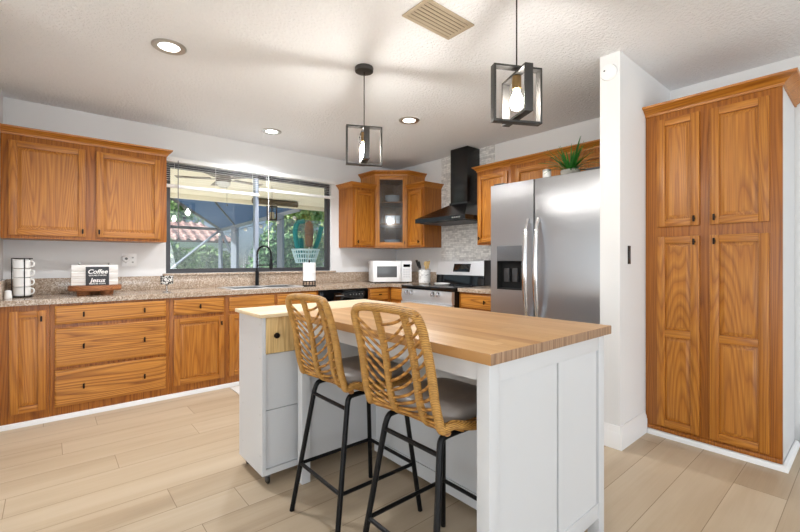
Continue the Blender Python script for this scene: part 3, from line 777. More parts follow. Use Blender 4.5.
t = thing('paper_towel_holder', 'black paper towel stand on the counter right of the faucet', 'paper towel holder', (2.22, 4.17, .9175))
B().lathe([(0, 0), (.075, 0), (.075, .012), (0, .012)], n=28).build('base', BLACK, t)
b = B()
for k in range(12): a = 2 * math.pi * k / 12; b.tube([(.068 * math.cos(a), .068 * math.sin(a), .012), (.068 * math.cos(a), .068 * math.sin(a), .058)], .003, 6)
b.tube([(.068 * math.cos(2 * math.pi * k / 24), .068 * math.sin(2 * math.pi * k / 24), .058) for k in range(24)], .004, 6, True).cyl((0, 0, .0585), .066, .004)
b.build('basket_rim', BLACK, t)
B().cyl((0, 0, .0625), .009, .23, 12).build('post', BLACK, t)
tag(B().lathe([(.019, 0), (.07, 0), (.07, .2), (.019, .2)], (0, 0, 0), 32, closed=True).build('paper_towel_roll', TOWEL, loc=(2.22, 4.17, .9815)), 'white roll of paper towels on the black stand', 'paper towels')

# ---------------------------------------------------------------- left counter
t = thing('mug_rack', 'black wire rack holding stacked white mugs at the left end of the counter', 'mug rack', (-.165, 4.36, .9175))
b = B().tube([(.062 * math.cos(R(a)), .062 * math.sin(R(a)), .006) for a in range(0, 360, 15)], .004, 6, True).tube([(.062 * math.cos(R(a)), .062 * math.sin(R(a)), .302) for a in range(0, 360, 15)], .003, 6, True)
b.box(-.06, .06, -.004, .004, .002, .008).box(-.004, .004, -.06, .06, .002, .008)
b.build('base_ring', BLACK, t)
for a in (-75, 45, 165): B().tube([(.062 * math.cos(R(a)), .062 * math.sin(R(a)), .006), (.062 * math.cos(R(a)), .062 * math.sin(R(a)), .302)], .0035, 6).build('upright', BLACK, t)
mugs = ['white mug at the very bottom of the wire rack', 'white mug second from the bottom in the wire rack', 'white mug second from the top in the wire rack', 'white mug on top of the stack in the wire rack']
mug = None
for k in range(4):
    if mug is None:
        mug = thing('mug', mugs[0], 'mug', (0, 0, 0), 0, 'white mugs in the wire rack')
        B().lathe([(0, 0), (.046, 0), (.0525, .005), (.0535, .069), (.050, .069), (.046, .012), (0, .01)], n=28).build('cup', CERAM, mug)
        B().tube(spline([(.05, 0, .058), (.07, 0, .055), (.075, 0, .036), (.066, 0, .018), (.048, 0, .016)], 6), .0055, 8).build('handle', CERAM, mug)
        m_ = mug
    else: m_ = copy_tree(mug)
    m_['label'] = mugs[k]; m_.location = (-.165, 4.36, .9265 + k * .0712); m_.rotation_euler = (0, 0, R(-20))
t = thing('salt_shaker', 'small white shaker at the left wall beside the mug rack', 'shaker', (-.238, 4.25, .9175))
B().lathe([(0, 0), (.022, 0), (.024, .01), (.02, .045), (0, .045)], n=16).build('jar', CERAM, t)
B().lathe([(0, 0), (.0205, 0), (.019, .012), (.008, .018), (0, .018)], (0, 0, .0455), 16).build('cap', WHITE2, t)
# tray, box, sign
t = thing('riser_tray', 'round live-edge wooden slab riser standing on the granite counter', 'tray', (.29, 4.31, .9175))
b = B(); n = 40; rr = random.Random(5); rad = [.182 + .006 * math.sin(3 * 2 * math.pi * k / n + 1) + rr.uniform(-.003, .003) for k in range(n)]
b.loft([[(r_ * s * math.cos(2 * math.pi * k / n), r_ * s * .92 * math.sin(2 * math.pi * k / n), z) for k, r_ in enumerate(rad)] for s, z in ((.97, .036), (1, .042), (1.0, .072), (.98, .078))])
b.build('slab', SLAB, t)
for a in (-140, -40, 90): B().lathe([(0, 0), (.045, 0), (.05, .035), (0, .0355)], (.1 * math.cos(R(a)), .085 * math.sin(R(a)), 0), 18).build('foot', SLAB, t)
t = thing('planter_box', 'white shiplap wooden box on the round wooden riser', 'box', (.29, 4.33, .9965))
b = B()
for k in range(3): b.box(-.158, .158, -.055, .055, .002 + k * .056, .0575 + k * .056, .004)
b.build('body', WHITEWASH, t)
for x in (-.1, .1): B().ball((x, 0, .179), .0105, n=12).build('knob', SATIN, t)
t = thing('coffee_sign', 'small grey chalkboard sign lettered Coffee and Jesus, leaning on the white box', 'sign', (.305, 4.272, .9968))
B().box(-.079, .079, -.007, .0, .0, .155, .002).build('board', CHALK, t)
PAINTW = plain('white_lettering', (240, 240, 238), .7)
def text(par, s_, size, x, y, z, shear=0, rot=(90, 0, 0), ox=0):
    c = bpy.data.curves.new('lettering_font', 'FONT'); c.body = s_; c.size = size; c.align_x = 'CENTER'; c.shear = shear; c.extrude = .0004; c.offset = ox
    f_ = bpy.data.objects.new('lettering_font', c); COL.objects.link(f_); me = bpy.data.meshes.new_from_object(f_); bpy.data.objects.remove(f_)
    o = bpy.data.objects.new('lettering', me); COL.objects.link(o); o.parent = par; o.location = (x, y, z); o.rotation_euler = tuple(R(a) for a in rot); me.materials.clear(); me.materials.append(PAINTW)
    return o
text(t, 'Coffee', .05, 0, -.0075, .098, .25, ox=.0012); text(t, 'GETS ME STARTED', .0145, 0, -.0075, .078, 0, ox=.0004); text(t, 'Jesus', .05, 0, -.0075, .026, .25, ox=.0012)
text(t, 'KEEPS ME GOING', .0145, 0, -.0075, .008, 0, ox=.0004)
# goblet
t = thing('footed_cup', 'small black and white patterned cup on a clear foot near the window', 'cup', (.805, 4.19, .9175))
B().lathe([(.018, .072), (.05, .075), (.052, .078), (.052, .148), (.048, .148), (.046, .084), (.018, .08)], n=24, closed=True).build('cup', CHECK, t)
B().lathe([(0, 0), (.036, 0), (.036, .005), (.008, .012), (.007, .06), (.017, .0715), (0, .0715)], n=20).build('stem', glass('clear_acrylic', (225, 228, 230), .2, .05), t)
# outlet
t = thing('wall_outlet', 'white double outlet plate on the wall under the left cabinet', 'outlet', (.575, WY - .001, 1.21))
B().box(-.06, .06, -.007, 0, -.062, .062, .003).build('plate', WHITE2, t)
for x in (-.028, .028):
    for z in (-.022, .022): B().box(x - .006, x - .002, -.0082, -.0068, z - .007, z + .007).box(x + .002, x + .006, -.0082, -.0068, z - .007, z + .007).build('socket', DARK, t)
t = thing('plug_in_freshener', 'round white plug-in unit in the outlet by the left cabinet', 'plug-in', (.547, WY - .0095, 1.222))
B().lathe([(0, 0), (.034, 0), (.036, .015), (.026, .034), (0, .038)], n=24, M=Matrix.Rotation(R(90), 4, 'X')).build('body', WHITE2, t)
B().cyl((0, 0, 0), .012, .006, 16, M=Matrix.Translation((0, -.038, 0)) @ Matrix.Rotation(R(90), 4, 'X')).build('dial', GREY, t)
tag(B().tube(spline([(-.27, 4.62, 2.262), (-.262, 4.63, 2.34), (-.275, 4.63, 2.43), (-.268, 4.625, 2.5), (-.24, 4.63, 2.512)], 6), .0025, 6).build('loose_cable', WHITE2), 'thin white cable on the wall above the left cabinet', 'cable')

# blinds
def blind(label, x0, x1, zb, wand):
    t = thing('window_blind', label, 'blind', (x0, 4.59, 2.235), 0, 'white raised window blinds')
    w = x1 - x0; off = -2.235
    B().box(0, w, -.022, .03, -.045, 0, .003).build('head_rail', SLAT, t)
    zt = 2.235 - .06; nsl = int((zt - zb - .03) / .021)
    b = B()
    for k in range(nsl): b.box(.004, w - .004, -.012, .012, -.0008, .0008, M=Matrix.Translation((0, .006, zt - k * .021 + off)) @ Matrix.Rotation(R(12), 4, 'X'))
    b.build('slats', SLAT, t)
    B().box(0, w, -.015, .023, zb + off, zb + .03 + off, .003).build('bottom_rail', SLAT, t)
    b = B()
    for f in (.08, .5, .92): b.tube([(w * f, -.0155, -.045), (w * f, -.0155, zb + .015 + off)], .0012, 5)
    b.build('ladder_cord', SLAT, t)
    if wand: B().tube([(wand[0], -.024, -.03), (wand[0], -.026, wand[1] + off)], .004, 6).build(wand[2], wand[3], t)
    return t
blind('white blind raised over the left half of the window', .87, 1.806, 1.935, (.108, 1.41, 'tilt_wand', GREY))
blind('white blind raised over the right half of the window', 1.812, 2.80, 2.0, (.10, 1.36, 'pull_cord', SLAT))

# ---------------------------------------------------------------- island and cart
t = thing('kitchen_island', 'white kitchen island with thick butcher block top in front of the stools', 'kitchen island', (1.005, .757, 0))
iw, il, ih = .85, 1.325, .92
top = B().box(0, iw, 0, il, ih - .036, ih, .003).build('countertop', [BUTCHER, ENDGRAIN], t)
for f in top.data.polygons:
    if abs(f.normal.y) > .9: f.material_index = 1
lx0, lx1, ly0, ly1 = .022, iw - .022, .022, il - .022
lg = .05
for x in (lx0, lx1 - lg):
    for y in (ly0, ly1 - lg): B().box(x, x + lg, y, y + lg, 0, ih - .0365, .002).build('leg', WHITE, t)
zt = ih - .0365
B().box(lx0 + .01, lx0 + .03, ly0 + lg, ly1 - lg, zt - .065, zt).build('apron', WHITE, t)
def endpanel(y0, sgn):
    q = lambda a, e: (min(y0 + sgn * a, y0 + sgn * e), max(y0 + sgn * a, y0 + sgn * e))
    X0, X1 = lx0 + lg, lx1 - lg; b = B(); m = X0 + (X1 - X0) * .53
    b.box(X0, X1, *q(.002, .02), zt - .065, zt, .001).box(X0, X1, *q(.002, .02), .1, .165, .001)
    b.box(X0, m - .004, *q(.009, .02), .165, zt - .065).box(m + .004, X1 - .012, *q(.006, .02), .165, zt - .065).box(X0, X1, *q(.02, .03), .1, zt)
    b.build('end_panel', WHITE, t)
endpanel(ly0, 1); endpanel(ly1, -1)
kx = 1.535 - 1.005
B().box(kx, kx + .018, ly0 + .031, ly1 - .031, .03, zt).box(kx - .01, kx, ly0 + .031, ly1 - .031, .03, .10).box(kx - .01, kx, ly0 + .031, ly1 - .031, .72, .82).build('knee_panel', WHITE, t)
B().box(kx + .0185, lx1 - lg - .005, ly0 + .031, ly1 - .031, .06, zt).build('cupboard', WHITE, t)
B().box(kx + .0185, lx1 - .02, ly0 + lg + .002, ly1 - lg - .002, .07, zt - .06).build('far_fronts', WHITE, t)

t = thing('rolling_cart', 'white rolling kitchen cart with pine drawer at the far end of the island', 'cart', (.852, 2.115, 0))
cw, cd, cz0 = .90, .345, .06
B().box(0, .018, 0, cd, cz0, .90).build('side_panel', WHITE, t)
B().box(cw - .018, cw, 0, cd, cz0, .90).build('side_panel', WHITE, t)
B().box(.018, cw - .018, cd - .012, cd, cz0, .90).build('back_panel', WHITE, t)
B().box(.018, cw - .018, .0, cd - .012, cz0, cz0 + .03).build('bottom', WHITE, t)
B().box(-.022, cw + .01, -.022, cd + .012, .9005, .92, .003).build('top', CARTTOP, t)
dr = B().box(.02, .40, -.002, .016, .705, .897, .002).build('drawer', PINE, t)
B().lathe([(0, 0), (.012, 0), (.016, .012), (.014, .02), (0, .022)], n=16, M=Matrix.Translation((.075, -.002, .80)) @ Matrix.Rotation(R(90), 4, 'X')).build('knob', BRONZE, dr)
B().box(.02, .40, .012, .026, cz0 + .032, .39).box(.02, .40, .006, .026, .392, .40).box(.02, .40, .012, .026, .402, .70).build('door', WHITE, t)
b = B()
for z in (.16, .38, .68, .74, .86):
    for y in (.03, cd - .06): b.lathe([(0, 0), (.004, 0), (.004, .0012), (0, .0015)], n=10, M=Matrix.Translation((0, y, z)) @ Matrix.Rotation(R(-90), 4, 'Y'))
b.build('screw_caps', SATIN, t)
for x in (.04, cw - .04):
    for y in (.03, cd - .03):
        k = B().box(x - .012, x + .012, y - .014, y + .014, .045, .0595).box(x - .012, x - .009, y - .008, y + .008, .022, .045).box(x + .009, x + .012, y - .008, y + .008, .022, .045).build('caster', GREY, t)
        B().lathe([(0, -.008), (.018, -.008), (.023, -.004), (.023, .004), (.018, .008), (0, .008)], n=20, M=Matrix.Translation((x, y, .0235)) @ Matrix.Rotation(R(90), 4, 'Y')).build('wheel', BLACKP, k)

# ---------------------------------------------------------------- rattan stools
def make_stool(label):
    t = thing('counter_stool', label, 'stool', (0, 0, 0), 0, 'rattan counter stools')
    # black tube legs
    for sy in (1, -1):
        for fx in (-1, 1):
            y0, y1 = .2 * sy, .15 * sy
            foot = (.235 * fx, y0, .0); tx = .138 if fx < 0 else .17; y1 = .14 * sy; knee = ((tx + .006) * fx, y1 + .004 * sy, .575)
            B().tube([foot, knee] + [tuple(v) for v in spline([knee, ((tx - .004) * fx, y1, .603), ((tx - .03) * fx, y1, .614), (.0, y1, .614)], 5)[1:]], .0115, 10).build('leg', BLACK, t)
    at = lambda fx, sy, z: (fx * (.235 - (.091 if fx < 0 else .059) * z / .575), sy * (.2 - .056 * z / .575), z)
    z = .225
    B().tube([at(-1, 1, z), at(1, 1, z)], .0085, 8).build('footrest', BLACK, t); B().tube([at(-1, -1, z), at(1, -1, z)], .0085, 8).build('footrest', BLACK, t)
    B().tube([at(-1, 1, z), at(-1, -1, z)], .0085, 8).build('footrest', BLACK, t); B().tube([at(1, 1, z), at(1, -1, z)], .0085, 8).build('footrest', BLACK, t)
    B().tube([at(-1, 1, .56), at(-1, -1, .56)], .0085, 8).build('crossbar', BLACK, t); B().tube([at(1, 1, .56), at(1, -1, .56)], .0085, 8).build('crossbar', BLACK, t)
    # back shell: s across (-1 right .. 1 left), u upward
    pr = spline([(-.105, 0, .634), (-.142, 0, .66), (-.168, 0, .73), (-.186, 0, .84), (-.21, 0, .945), (-.24, 0, 1.035)], 10)
    def sh(s, u):
        k = u * (len(pr) - 1); i = min(int(k), len(pr) - 2); p = pr[i].lerp(pr[i + 1], k - i)
        hw = .19 - .012 * u
        wrap = -.034
        return Vector((p.x + wrap * s * s, hw * s, p.z + .02 * s * s * max(0, .4 - u)))
    # outer frame: over the back, down the sides, forward round the seat
    left = [sh(1, u) for u in (.9, .75, .6, .45, .3, .2)]
    fr = [(-.03, .196, .645), (.10, .2, .643), (.185, .175, .643), (.205, .1, .643)]
    top = [sh(.93, .975), sh(.75, 1.0), sh(.4, 1.005), sh(0, 1.005), sh(-.4, 1.005), sh(-.75, 1.0), sh(-.93, .975)]
    loop = [tuple(v) for v in top[::-1]] + [tuple(v) for v in left] + [(-.13, .192, .672)] + fr
    loop = loop + [(x, -y, z) for x, y, z in fr[::-1]] + [(-.13, -.192, .672)] + [(v.x, -v.y, v.z) for v in left[::-1]]
    B().tube(spline(loop, 5, True), .0152, 10, True).build('frame', RATTAN, t, smooth=80)
    for s in (.42, -.42):
        pts = [sh(s, u / 20 * 1.0) for u in range(21)] + []
        pre = [Vector((.19, s * .17, .632)), Vector((.0, s * .17, .622)), Vector((-.08, s * .16, .625))]
        B().tube(pre + pts, .0135, 8).build('spine', RATTAN, t, smooth=80)
    b = B()
    def rod(s0, u0, s1, u1, sag=.018):
        b.tube([sh(s0 + (s1 - s0) * i / 7, u0 + (u1 - u0) * i / 7 - sag * 4 * (i / 7) * (1 - i / 7)) for i in range(8)], .0058, 6)
    for k in range(15):
        u = .0 + .066 * k
        for s0, s1, du in ((.42, -.42, (.12 + .11 * u)), (.42, .98, .12 + .10 * u), (-.42, -.98, .07 + .10 * u)):
            if u + du < .985: rod(s0, u, s1, u + du)
    for s0, s1, u in ((-.42, -.98, .90), (.42, -.42, .86)): rod(s0, u, s1, u + .1)
    for k in range(2): rod(.42, .035 - .03 * k, .98, .10 - .06 * k)
    b.build('back_weave', RATTAN2, t, smooth=80)
    b = B()
    for u, r in ((.03, .011), (.10, .009), (.0, .009)): b.tube([sh(-.98 + 1.96 * i / 14, u + .05 * (abs(-1 + 2 * i / 14)) ** 2) for i in range(15)], r, 8)
    for k in range(9):
        x = -.08 + .033 * k; b.tube([(x, -.19, .64), (x, -.1, .628), (x, .1, .628), (x, .19, .64)], .006, 6)
    b.build('seat_weave', RATTAN2, t, smooth=80)
    # cushion
    loops = []
    def ring(k, z):
        out = []
        for i in range(32):
            a = 2 * math.pi * i / 32; c, s = math.cos(a), math.sin(a); e = .45
            out.append((.03 + k * .165 * abs(c) ** e * (1 if c > 0 else -1), k * .172 * abs(s) ** e * (1 if s > 0 else -1), z))
        return out
    for k, z in ((.9, .652), (.97, .655), (1, .668), (1, .682), (.97, .694), (.88, .702), (.6, .706), (.25, .704)): loops.append(ring(k, z))
    B().loft(loops).build('cushion', CUSH, t, smooth=60)
    return t
s1 = make_stool('rattan counter stool with black legs, the left one next to the rolling cart')
s1.location = (1.12, 1.637, 0)
s2 = copy_tree(s1); s2['label'] = 'rattan counter stool with black legs, the right one nearer the camera'
s2.location = (1.12, 1.085, 0)

# ---------------------------------------------------------------- ceiling fixtures
for (x, y), lb in zip(((.567, 2.885), (1.743, 4.08), (2.6, 2.91)), ('recessed ceiling light at the left, nearest the camera', 'recessed ceiling light closest to the window', 'recessed ceiling light nearest the range hood')):
    t = thing('recessed_light', lb, 'ceiling light', (x, y, CZ - .001), 0, 'recessed ceiling lights')
    B().lathe([(.098, 0), (.098, -.004), (.09, -.009), (.062, -.006), (.058, 0)], n=36, closed=True).build('trim_ring', SATIN, t)
    B().lathe([(0, -.0045), (.056, -.0045), (.056, -.0005), (0, -.0005)], n=32).build('lens', LED, t)
    o = light('lamp', 'SPOT', (0, 0, -.02), (0, 0, 0), 84, color=(.95, .97, 1), parent=t); o.data.spot_size = R(150); o.data.spot_blend = .6; o.data.shadow_soft_size = .07
def pendant(label, x, y, zc, rot):
    t = thing('pendant_light', label, 'pendant light', (x, y, CZ), rot, 'pendant lights over the island')
    B().lathe([(0, -.001), (.062, -.001), (.064, -.006), (.062, -.03), (.05, -.034), (0, -.034)], n=32).build('canopy', IRON, t)
    z1 = zc - CZ + .135
    B().tube([(0, 0, -.034), (0, 0, z1)], .0035, 8).build('cord', BLACK, t)
    w, th, dp = .125, .008, .02
    def fr(z0, z1, half, axis, name):
        b = B()
        bx = (lambda a0, a1, za, zb: b.box(a0, a1, -dp, dp, za, zb, .001)) if axis == 0 else (lambda a0, a1, za, zb: b.box(-dp, dp, a0, a1, za, zb, .001))
        bx(-half, -half + th * 1.3, z0, z1); bx(half - th * 1.3, half, z0, z1); bx(-half + th * 1.3, half - th * 1.3, z0, z0 + th * 1.3); bx(-half + th * 1.3, half - th * 1.3, z1 - th * 1.3, z1)
        return b.build(name, IRON, t)
    zb = zc - CZ
    fr(zb - .138, zb + .132, w, 0, 'frame'); fr(zb - .118, zb + .10, w * .93, 1, 'frame')
    sk = B().lathe([(0, 0), (.02, 0), (.022, -.006), (.022, -.062), (.018, -.066), (0, -.066)], (0, 0, zb + .0885), 20).build('socket', BRASS, t)
    B().lathe([(0, .0), (.013, 0), (.015, -.012), (.03, -.05), (.031, -.068), (.022, -.09), (0, -.1)], (0, 0, zb + .022), 20).build('bulb', BULB, t)
    return t
pendant('black open-frame pendant over the far end of the island, left one', 1.655, 2.32, 2.0, -27)
pendant('black open-frame pendant over the near end of the island, right one', 1.707, 1.135, 2.0, -28)
# vent
t = thing('ceiling_vent', 'almond louvred air vent on the ceiling between the pendants', 'vent', (1.642, 1.59, CZ - .001))
t.location.z = CZ - .001
vw, vd = .185, .10
b = B().box(-vw, vw, -vd, -vd + .022, -.008, 0, .002).box(-vw, vw, vd - .022, vd, -.008, 0, .002).box(-vw, -vw + .022, -vd + .022, vd - .022, -.008, 0, .002).box(vw - .022, vw, -vd + .022, vd - .022, -.008, 0, .002)
b.build('frame', VENT, t)
for k in range(6):
    y = -vd + .036 + k * .0255
    B().box(-vw + .022, vw - .022, -.0088, .0088, -.0015, .0015, M=Matrix.Translation((0, y, -.006)) @ Matrix.Rotation(R(-6), 4, 'X')).build('louvre', VENT, t)
B().box(-vw + .022, vw - .022, -vd + .022, vd - .022, -.0012, -.0005).build('duct', DARK, t)
# smoke detector, switch
t = thing('smoke_detector', 'round white smoke detector high on the partition wall edge', 'smoke detector', (2.759, 1.14, 2.42))
Mx = Matrix.Rotation(R(-90), 4, 'Y')
B().lathe([(0, 0), (.05, 0), (.052, .008), (.048, .022), (.03, .027), (0, .027)], n=32, M=Mx).build('body', WHITE2, t)
B().lathe([(0, 0), (.006, 0), (.006, .0285), (0, .029)], n=10, M=Matrix.Translation((0, .02, .01)) @ Mx).build('button', GREY, t)
t = thing('light_switch', 'slim black switch plate on the white partition beside the pantry', 'switch', (2.90, 1.0745, 1.24))
B().box(-.02, .02, -.006, 0, -.06, .06, .002).build('plate', BLACKP, t)
B().box(-.008, .008, -.010, -.006, -.03, .03, .002).build('toggle', GREY, t)
tag(B().box(1.29, 2.2, 3.56, 3.98, .0005, .009, .003).build('kitchen_mat', plain('mat_grey', (214, 212, 208), .9, bump=.4, bscale=120)), 'pale grey mat on the floor in front of the sink cabinet', 'mat')

# ---------------------------------------------------------------- outside the window
def ext(o): o['kind'] = 'structure'; return o
ext(B().box(-3, 14, WY + .16, 12.6, -.12, -.02).build('patio', PATIO))
ext(B().box(-14, 34, 12.6, 44, -.2, -.06).build('lawn', GRASS))
ext(B().box(.55, 9, WY + .16, 8.6, 2.46, 2.56).box(.55, 9, 8.5, 8.6, 2.38, 2.46).build('porch_ceiling', SOFFIT))
tag(B().tube([(3.05, 8.05, 2.395), (4.0, 8.05, 2.395)], .06, 14).build('rolled_shade', FANM), 'brown rolled-up shade under the porch ceiling outside', 'shade')
# ceiling fan
t = thing('ceiling_fan', 'taupe five-blade ceiling fan on the porch outside the window', 'ceiling fan', (1.78, 5.75, 2.459))
B().cyl((0, 0, -.03), .06, .03).cyl((0, 0, -.1), .014, .07).lathe([(0, -.2), (.07, -.2), (.1, -.18), (.1, -.12), (.05, -.1), (0, -.1)]).build('motor', FANM, t)
B().lathe([(0, -.27), (.05, -.265), (.085, -.23), (.09, -.2), (0, -.2)]).build('light_bowl', CERAM, t)
for k in range(5):
    b = B().box(.09, .17, -.018, .018, -.163, -.157).box(.15, .58, -.06, .06, -.158, -.150, .003)
    b.build('blade', FANM, t).rotation_euler = (0, 0, R(72 * k + 12))
B().tube([(.03, -.05, -.25), (.03, -.05, -.5)], .002, 5).ball((.03, -.05, -.51), .012).build('pull_chain', GREY, t)
# screen enclosure
C_, A_, B_ = Vector((3.79, 12.5, 2.12)), Vector((4.34, 8.6, 2.40)), Vector((1.7, 8.6, 2.40))
t = thing('screen_enclosure', 'grey aluminium pool screen enclosure with sloped blue mesh roof outside', 'screen enclosure', tuple(C_ * Vector((1, 1, 0)) if False else (C_.x, C_.y, -.02)))
o3 = Vector(t.location)
def bar(a, c, r, name, m=ALU):
    a, c = Vector(a) - o3, Vector(c) - o3
    return B().tube([a, c], r, 4).build(name, m, t)
bar(C_, A_, .07, 'rafter'); bar(C_, B_, .04, 'rafter', DGREY)
bar((C_.x, C_.y, -.02), C_, .06, 'post')
pA = C_.lerp(A_, .22); bar((pA.x, pA.y, -.02), pA, .11, 'post'); pA = C_.lerp(A_, .80); bar((pA.x, pA.y, -.02), pA, .09, 'post')
bar((-4, 12.5, 2.2), C_, .04, 'top_rail', DGREY)
bar(C_, (4.6, 12.5, .3), .04, 'brace'); bar(C_, (2.4, 12.5, .9), .035, 'brace')
SCR2 = screen('screen_panel_mesh', (206, 216, 222), .16)
B().box(-4, 9, 0, .01, 0, 2.6).build('screen_panel', SCR2, t, (-o3.x, .05, 0))
bar((-4, 12.5, .75), (9, 12.5, .75), .03, 'chair_rail')
B().loft([[tuple(v - o3) for v in (A_, B_, C_)], [tuple(v - o3 + Vector((0, 0, .012))) for v in (A_, B_, C_)]]).build('roof_mesh', SCREEN, t)
for f in (.3, .62): bar(B_.lerp(A_, f) - Vector((0, 0, .01)), C_.lerp(A_, f * .75) - Vector((0, 0, .01)), .02, 'purlin', DGREY)
# string lights
t = thing('string_lights', 'string of white globe bulbs along the screen enclosure roof', 'string lights', tuple(C_))
pts = [C_ + Vector((-.05, -.05, -.1))] + [C_.lerp(A_, f) + Vector((-.06, 0, -.13 - .05 * math.sin(f * 9) ** 2)) for f in (.2, .4, .6, .8, .97)]
B().tube([p - C_ for p in pts], .006, 5).build('cable', BLACKP, t)
for p in pts: B().ball(tuple(p - C_ - Vector((0, 0, .055))), .045, n=12).build('globe', CERAM, t)
# lantern
t = thing('hanging_lantern', 'small dark lantern hanging from the porch ceiling outside', 'lantern', (2.845, 6.65, 1.88))
b = B().lathe([(0, .0), (.09, 0), (.09, .02), (0, .02)], n=6).lathe([(0, .26), (.09, .24), (.1, .24), (.1, .22), (0, .22)], n=6)
for k in range(6): a = R(60 * k); b.tube([(.085 * math.cos(a), .085 * math.sin(a), .01), (.085 * math.cos(a), .085 * math.sin(a), .23)], .007, 5)
b.build('cage', BRONZE, t); B().cyl((0, 0, .02), .04, .12, 14).build('candle', VENT, t)
B().tube([(0, 0, .25), (0, 0, 2.459 - 1.88)], .004, 5).build('chain', BRONZE, t)
# basket of pool noodles on a stand
bx, by = 2.93, 5.62
t = thing('plant_stand', 'slim black patio stand under the blue basket outside the window', 'stand', (bx, by, -.02))
B().cyl((0, 0, 0), .13, .015).cyl((0, 0, .015), .016, 1.16).cyl((0, 0, 1.175), .08, .012).build('stand', BLACK, t)
t = thing('plastic_basket', 'pale blue plastic basket outside the right half of the window', 'basket', (bx, by, 1.168))
b = B()
for k in range(28):
    a = 2 * math.pi * k / 28; b.tube([(.14 * math.cos(a), .14 * math.sin(a), .01), (.2 * math.cos(a), .2 * math.sin(a), .2)], .008, 5)
for z, r in ((.07, .158), (.14, .182), (.2, .2)): b.tube([(r * math.cos(R(a)), r * math.sin(R(a)), z) for a in range(0, 360, 12)], .01 if z < .2 else .014, 6, True)
b.cyl((0, 0, 0), .145, .012)
b.build('body', LBLUE, t)
nd = 'teal foam pool noodles in the blue basket'
def noodle(pts, label, dy=0):
    tag(B().tube(spline([(bx + x, by + dy, 1.185 + z) for x, z in pts], 6), .036, 12).build('pool_noodle', TEAL), label, 'pool noodle', nd)
noodle([(-.07, .01), (-.13, .2), (-.17, .45), (-.13, .58), (-.03, .61)], 'arched teal pool noodle at the left of the basket')
noodle([(-.0, .01), (-.02, .15), (-.03, .3), (-.035, .36)], 'short upright teal pool noodle in the middle of the basket', .08)
noodle([(.08, .01), (.13, .15), (.21, .33), (.27, .54)], 'long teal pool noodle leaning right out of the basket')
t = thing('duster', 'brown fluffy duster standing in the blue basket', 'duster', (bx + .01, by - .09, 1.185))
B().tube([(0, 0, 0), (0, 0, .25)], .008, 6).build('stick', WHITE2, t)
B().lathe([(0, .22), (.04, .23), (.06, .3), (.065, .48), (.05, .58), (0, .62)], n=16).build('fluff', BROWNF, t)
t = thing('flower_pot', 'orange pot on the patio outside the left end of the window', 'pot', (1.36, 6.7, .72))
B().lathe([(0, 0), (.1, 0), (.13, .24), (.12, .24), (.09, .01), (0, .01)], n=20).build('pail', ORANGE, t)
t = thing('patio_table', 'white patio table outside, low in the middle of the window', 'table', (3.4, 8.2, -.02))
B().box(-1.1, .5, -.35, .35, .70, .74, .01).build('tabletop', WHITE2, t)
for x in (-1.02, .42):
    for y in (-.28, .28): B().box(x - .02, x + .02, y - .02, y + .02, 0, .70).build('leg', WHITE2, t)
t = thing('potting_bench', 'grey bench outside carrying the orange pot', 'bench', (1.36, 6.7, -.02))
B().box(-.3, .3, -.2, .2, .70, .739, .004).build('bench_top', GREY, t)
for x in (-.26, .26):
    for y in (-.16, .16): B().box(x - .02, x + .02, y - .02, y + .02, 0, .70).build('leg', GREY, t)

# shrubs and trees
def leaves(bq, c, rad, n, size, seed, shell=.55):
    rr = random.Random(seed); bm = bq.bm; cx_, cy_, cz_ = c
    blobs = [(Vector((rr.uniform(-.6, .6) * rad[0], rr.uniform(-.6, .6) * rad[1], rr.uniform(-.55, .6) * rad[2])), rr.uniform(.35, .6)) for _ in range(9)] + [(Vector((0, 0, 0)), .7)]
    for _ in range(n):
        bo, bs = blobs[rr.randrange(len(blobs))]
        d = Vector((rr.gauss(0, 1), rr.gauss(0, 1), rr.gauss(0, 1))).normalized(); q = rr.uniform(shell, 1) * bs
        p = Vector((cx_ + bo.x + d.x * rad[0] * q, cy_ + bo.y + d.y * rad[1] * q, max(.0, cz_ + bo.z + d.z * rad[2] * q)))
        nrm = (d + Vector((rr.gauss(0, .7), rr.gauss(0, .7), rr.gauss(0, .7) + .5))).normalized()
        u = nrm.orthogonal().normalized(); v = nrm.cross(u); a = rr.uniform(0, 6.28); u, v = u * math.cos(a) + v * math.sin(a), v * math.cos(a) - u * math.sin(a)
        s = size * rr.uniform(.6, 1.3)
        vs = [bm.verts.new(p + u * s), bm.verts.new(p + v * s * .5 + nrm * s * .1), bm.verts.new(p - u * s), bm.verts.new(p - v * s * .5 + nrm * s * .1)]
        bm.faces.new(vs)
    return bq
def shrub(label, x, y, rad, h, n, size, m, seed, cat='shrub', trunk=None):
    t = thing('shrub' if cat == 'shrub' else 'tree', label, cat, (x, y, -.06))
    leaves(B(), (0, 0, h), rad, n, size, seed).build('foliage', m, t)
    b = B()
    if cat == 'tree': b.tube([(0, 0, 0), (.1, .05, h * .5), (0, 0, h)], .16, 8, r2=.07)
    else:
        for k in range(4): b.tube([(.06 * k - .1, 0, 0), ((.25 * k - .4) * rad[0], .1 * k - .15, h * 1.1)], .03, 6, r2=.012)
    b.build('trunk' if cat == 'tree' else 'stems', BARK, t)
shrub('leafy green shrub outside at the left end of the window', 2.6, 13.7, (1.2, .7, 1.0), 1.0, 2600, .10, FOL1, 11)
shrub('broad green shrub outside below the tiled roof', 4.4, 15.5, (1.3, .7, 1.0), 1.05, 2800, .10, FOL1, 12)
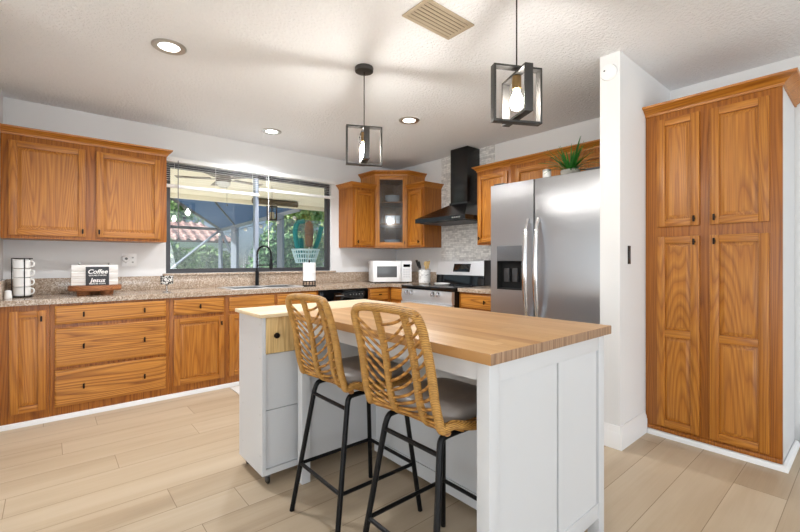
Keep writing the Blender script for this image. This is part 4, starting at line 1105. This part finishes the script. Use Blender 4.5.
shrub('dense shrub outside behind the screen posts', 6.3, 13.8, (1.4, .7, 1.2), 1.2, 2800, .11, FOL3, 13)
shrub('bushy shrub outside behind the faucet', 8.3, 15.9, (1.5, .8, 1.3), 1.3, 2800, .11, FOL1, 14)
shrub('shrub outside behind the blue basket', 10.2, 13.9, (1.3, .7, 1.2), 1.2, 2400, .11, FOL3, 15)
shrub('shrub outside at the right end of the window', 12.3, 15.6, (1.3, .8, 1.2), 1.2, 2200, .11, FOL1, 16)
shrub('pale green tree outside right of the tiled roof', 9.4, 18.5, (1.9, 1.3, 2.2), 3.0, 3600, .17, FOL2, 21, 'tree')
shrub('tall pale green tree outside behind the lantern', 13.4, 21.4, (2.2, 1.5, 2.3), 3.6, 3600, .17, FOL2, 22, 'tree')
shrub('tree outside behind the teal pool noodles', 16.8, 19.0, (1.9, 1.6, 2.2), 3.4, 3200, .17, FOL3, 23, 'tree')
shrub('light green tree outside above the tiled roof', 6.2, 27.6, (1.8, 1.4, 1.9), 5.0, 2400, .17, FOL2, 24, 'tree')
# neighbouring house
t = thing('neighbour_house', 'neighbouring house with clay tile roofs seen through the window', 'house', (4.5, 17.2, -.06))
B().box(-8, 1.0, .6, 6, 0, 1.9).build('wall', STUCCO, t)
B().box(-8.4, 1.4, -.06, .0, 1.78, 1.98).build('fascia', TRIM, t)
def roof(x0, x1, y, z, run, pitch):
    rf = B().loft([[(x0, 0, 0), (x1, 0, 0), (x1 - .8, run, 0), (x0, run, 0)], [(x0, 0, .08), (x1, 0, .08), (x1 - .8, run, .08), (x0, run, .08)]])
    for k in range(int((x1 - x0) / .34)): x = x0 + .1 + k * .34; rf.tube([(x, .0, .08), (x, run - .05 if x < x1 - .9 else max(.3, run * (x1 - x) / .9), .08)], .08, 8)
    o = rf.build('roof', TILE, t, (0, y, z)); o.rotation_euler = (R(pitch), 0, 0)
roof(-8.4, 1.4, 0, 1.98, 2.6, 20)
B().box(-8, -1.9, 3.2, 6, 1.9, 3.0).build('wall', STUCCO, t)
roof(-8.4, -1.5, 2.6, 3.0, 4.0, 30)
